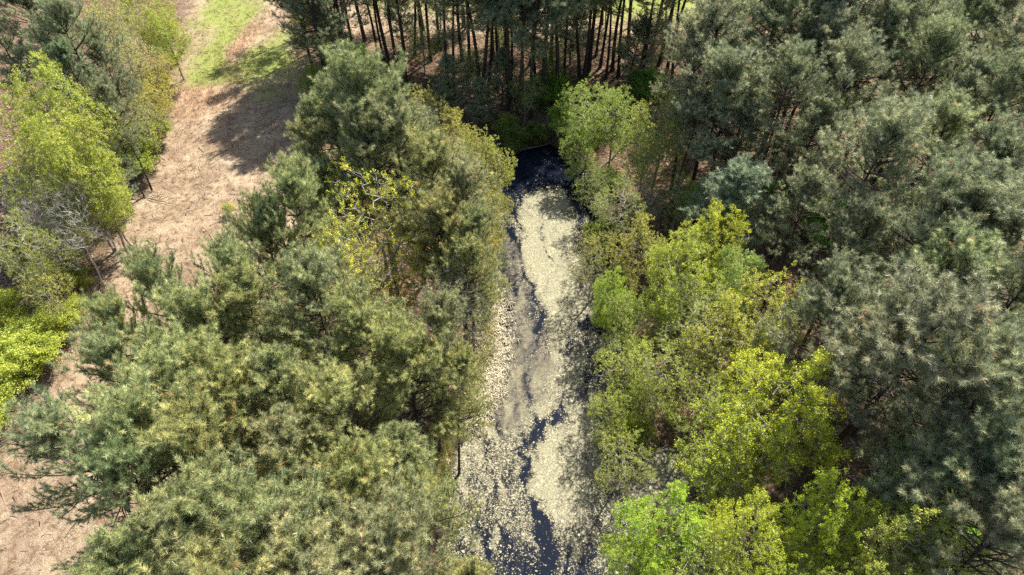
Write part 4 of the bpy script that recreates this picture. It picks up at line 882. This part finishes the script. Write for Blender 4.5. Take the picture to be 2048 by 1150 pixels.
tag(link('undergrowth', mk_mesh('undergrowth', V, [np.arange(len(V)).reshape(-1, 4)], [UNDER], attrs={'tone': np.repeat(np.clip(np.repeat(r.rand(n), per)*.6+r.rand(N_)*.4, 0, 1), 4)})), 'green leafy undergrowth covering the forest floor right of the pond', kind='stuff')

# ------------------------------------------------------------------ fallen wood
def log(name, cat, u, v, L, ang, rad, label, mat, group, lift=.12, forks=2, seed=0, z=None):
    r = random.Random(seed); x, y = ap(u, v, 0); z0 = float(terrain_z(np.array([x]), np.array([y]))[0]) if z is None else z
    P = []; n = 9; a = math.radians(ang)
    for i in range(n):
        t = i/(n-1)-.5
        px, py = x+math.cos(a)*L*t, y+math.sin(a)*L*t
        pz = (max(float(terrain_z(np.array([px]), np.array([py]))[0]), WATER_Z)) if z is None else z0
        P.append((px+r.gauss(0, L*.012), py+r.gauss(0, L*.012), pz+lift+rad*.6))
    P = np.array(P); R = rad*np.linspace(1, .45, n)
    V, F = prisms(P[:-1], P[1:], R[:-1], R[1:], 8)
    e = link(name, mk_mesh(name, V, [F], [mat], smooth=True)); tag(e, label, cat, group)
    for k in range(forks):
        i = r.randint(3, n-2); b0 = P[i]; ba = a+r.choice([-1, 1])*r.uniform(.5, 1.0); l2 = L*r.uniform(.15, .35)
        Q = np.array([b0+np.array([math.cos(ba)*l2*t, math.sin(ba)*l2*t, .12*l2*t]) for t in (0, .35, .7, 1)])
        Q[1:] += np.array([[r.gauss(0, .04*l2) for _ in range(3)] for _ in range(3)])
        V, F = prisms(Q[:-1], Q[1:], R[i]*np.array([.6, .45, .3]), R[i]*np.array([.45, .3, .15]), 6)
        link('branch', mk_mesh('branch', V, [F], [mat], smooth=True), e)
FB = 'fallen branches on the clearing'
log('fallen_branch', 'branch', 290, 393, 3.2, 8, .045, 'long fallen branch on the straw path beside the low dark pine', GREY_BARK, FB, forks=3, seed=1)
log('fallen_branch', 'branch', 318, 402, 2.6, -18, .04, 'dark curved fallen branch right below the long one', PINE_BARK, FB, forks=2, seed=2)
log('fallen_branch', 'branch', 340, 378, 2.0, -30, .03, 'thin pale fallen branch right of the long one', GREY_BARK, FB, forks=2, seed=3)
log('fallen_branch', 'branch', 285, 375, 2.2, 35, .04, 'slanting fallen branch above the long one at the tree line', BROWN_BARK, FB, forks=2, seed=4)
log('fallen_branch', 'branch', 310, 440, 1.8, 20, .03, 'thin fallen branch at the tip of the path shadow', GREY_BARK, FB, forks=1, seed=5)
log('fallen_branch', 'branch', 60, 440, 4.0, 12, .06, 'pale fallen branch on the shaded straw under the bare tree', GREY_BARK, FB, forks=3, seed=6)
FL = 'fallen trunks by the pond'
log('fallen_log', 'log', 1218, 322, 7.5, 52, .16, 'dark fallen trunk slanting over the pink litter right of the pond head', BROWN_BARK, FL, forks=1, seed=7)
log('fallen_log', 'log', 1090, 283, 5.5, 22, .10, 'slim fallen trunk lying across the head of the pond', BROWN_BARK, FL, forks=2, seed=8)
log('fallen_log', 'log', 1050, 290, 4.5, 35, .08, 'thin fallen trunk left of the slim one at the pond head', BROWN_BARK, FL, forks=1, seed=9)
log('fallen_log', 'log', 1300, 412, 5.0, 40, .09, 'pinkish brown fallen trunk above the pale yellow twiggy tree', GREY_BARK, FL, forks=3, seed=10)
log('fallen_log', 'log', 1342, 968, 3.0, 55, .10, 'dark log at the right end of the little bright pool', BROWN_BARK, FL, forks=1, seed=11)
log('fallen_log', 'log', 1405, 890, 3.2, 45, .10, 'dark mossy log above and right of the little bright pool', BROWN_BARK, FL, forks=1, seed=12)
WB = 'sticks lying at the left waterline'
CREAM = bark_mat('bleached_wood', (.42, .36, .24), (.75, .70, .54))
for i, (u, v, L, a, rad, lab) in enumerate([
  (1018, 640, 1.3, 40, .05, 'dark pointed stick at the waterline beside the cream heap'),
  (1010, 662, 1.2, 62, .05, 'bleached forked stick left of the dark pointed one'),
  (1005, 690, 1.0, 10, .04, 'bleached stick below the forked one at the waterline'),
  (1012, 712, .9, -12, .04, 'small dark stick poking out of the left bank'),
  (1004, 732, .9, 20, .04, 'bleached stick at the lower end of the cream heap'),
  (985, 778, .8, 75, .07, 'short brown stump-like stick at the lower left bank'),
  (993, 800, .8, 15, .035, 'short dark stick just below the brown stump-like one')]):
    log('stick', 'stick', u, v, L, a, rad, lab, BROWN_BARK if 'dark' in lab or 'brown' in lab else CREAM, WB, forks=3, seed=20+i, lift=.02, z=WATER_Z+.02)
# heap of bleached roots and reeds on the left bank
r = np.random.RandomState(31); n = 2600
uu = np.interp(r.rand(n), [0, 1], [0, 1]); vv = 560+290*uu; cu = np.interp(vv, [560, 620, 700, 780, 850], [982, 990, 990, 975, 938]); uu = cu+r.normal(0, 16, n)
x, y = at(uu, vv); z = np.maximum(terrain_z(x, y), WATER_Z)+r.rand(n)*.18
a = r.uniform(0, 6.28, n); ln = r.uniform(.12, .55, n); B = np.stack([x, y, z], 1); E = B+np.stack([np.cos(a)*ln, np.sin(a)*ln, r.normal(.03, .10, n)], 1)
M = (B+E)/2+np.stack([r.normal(0, .07, n), r.normal(0, .07, n), r.uniform(0, .1, n)], 1)
V, F = prisms(np.concatenate([B, M]), np.concatenate([M, E]), np.full(2*n, .022), np.full(2*n, .015), 3)
tag(link('root_tangle', mk_mesh('root_tangle', V, [F], [CREAM])), 'tangle of bleached roots and reeds along the left bank', kind='stuff')
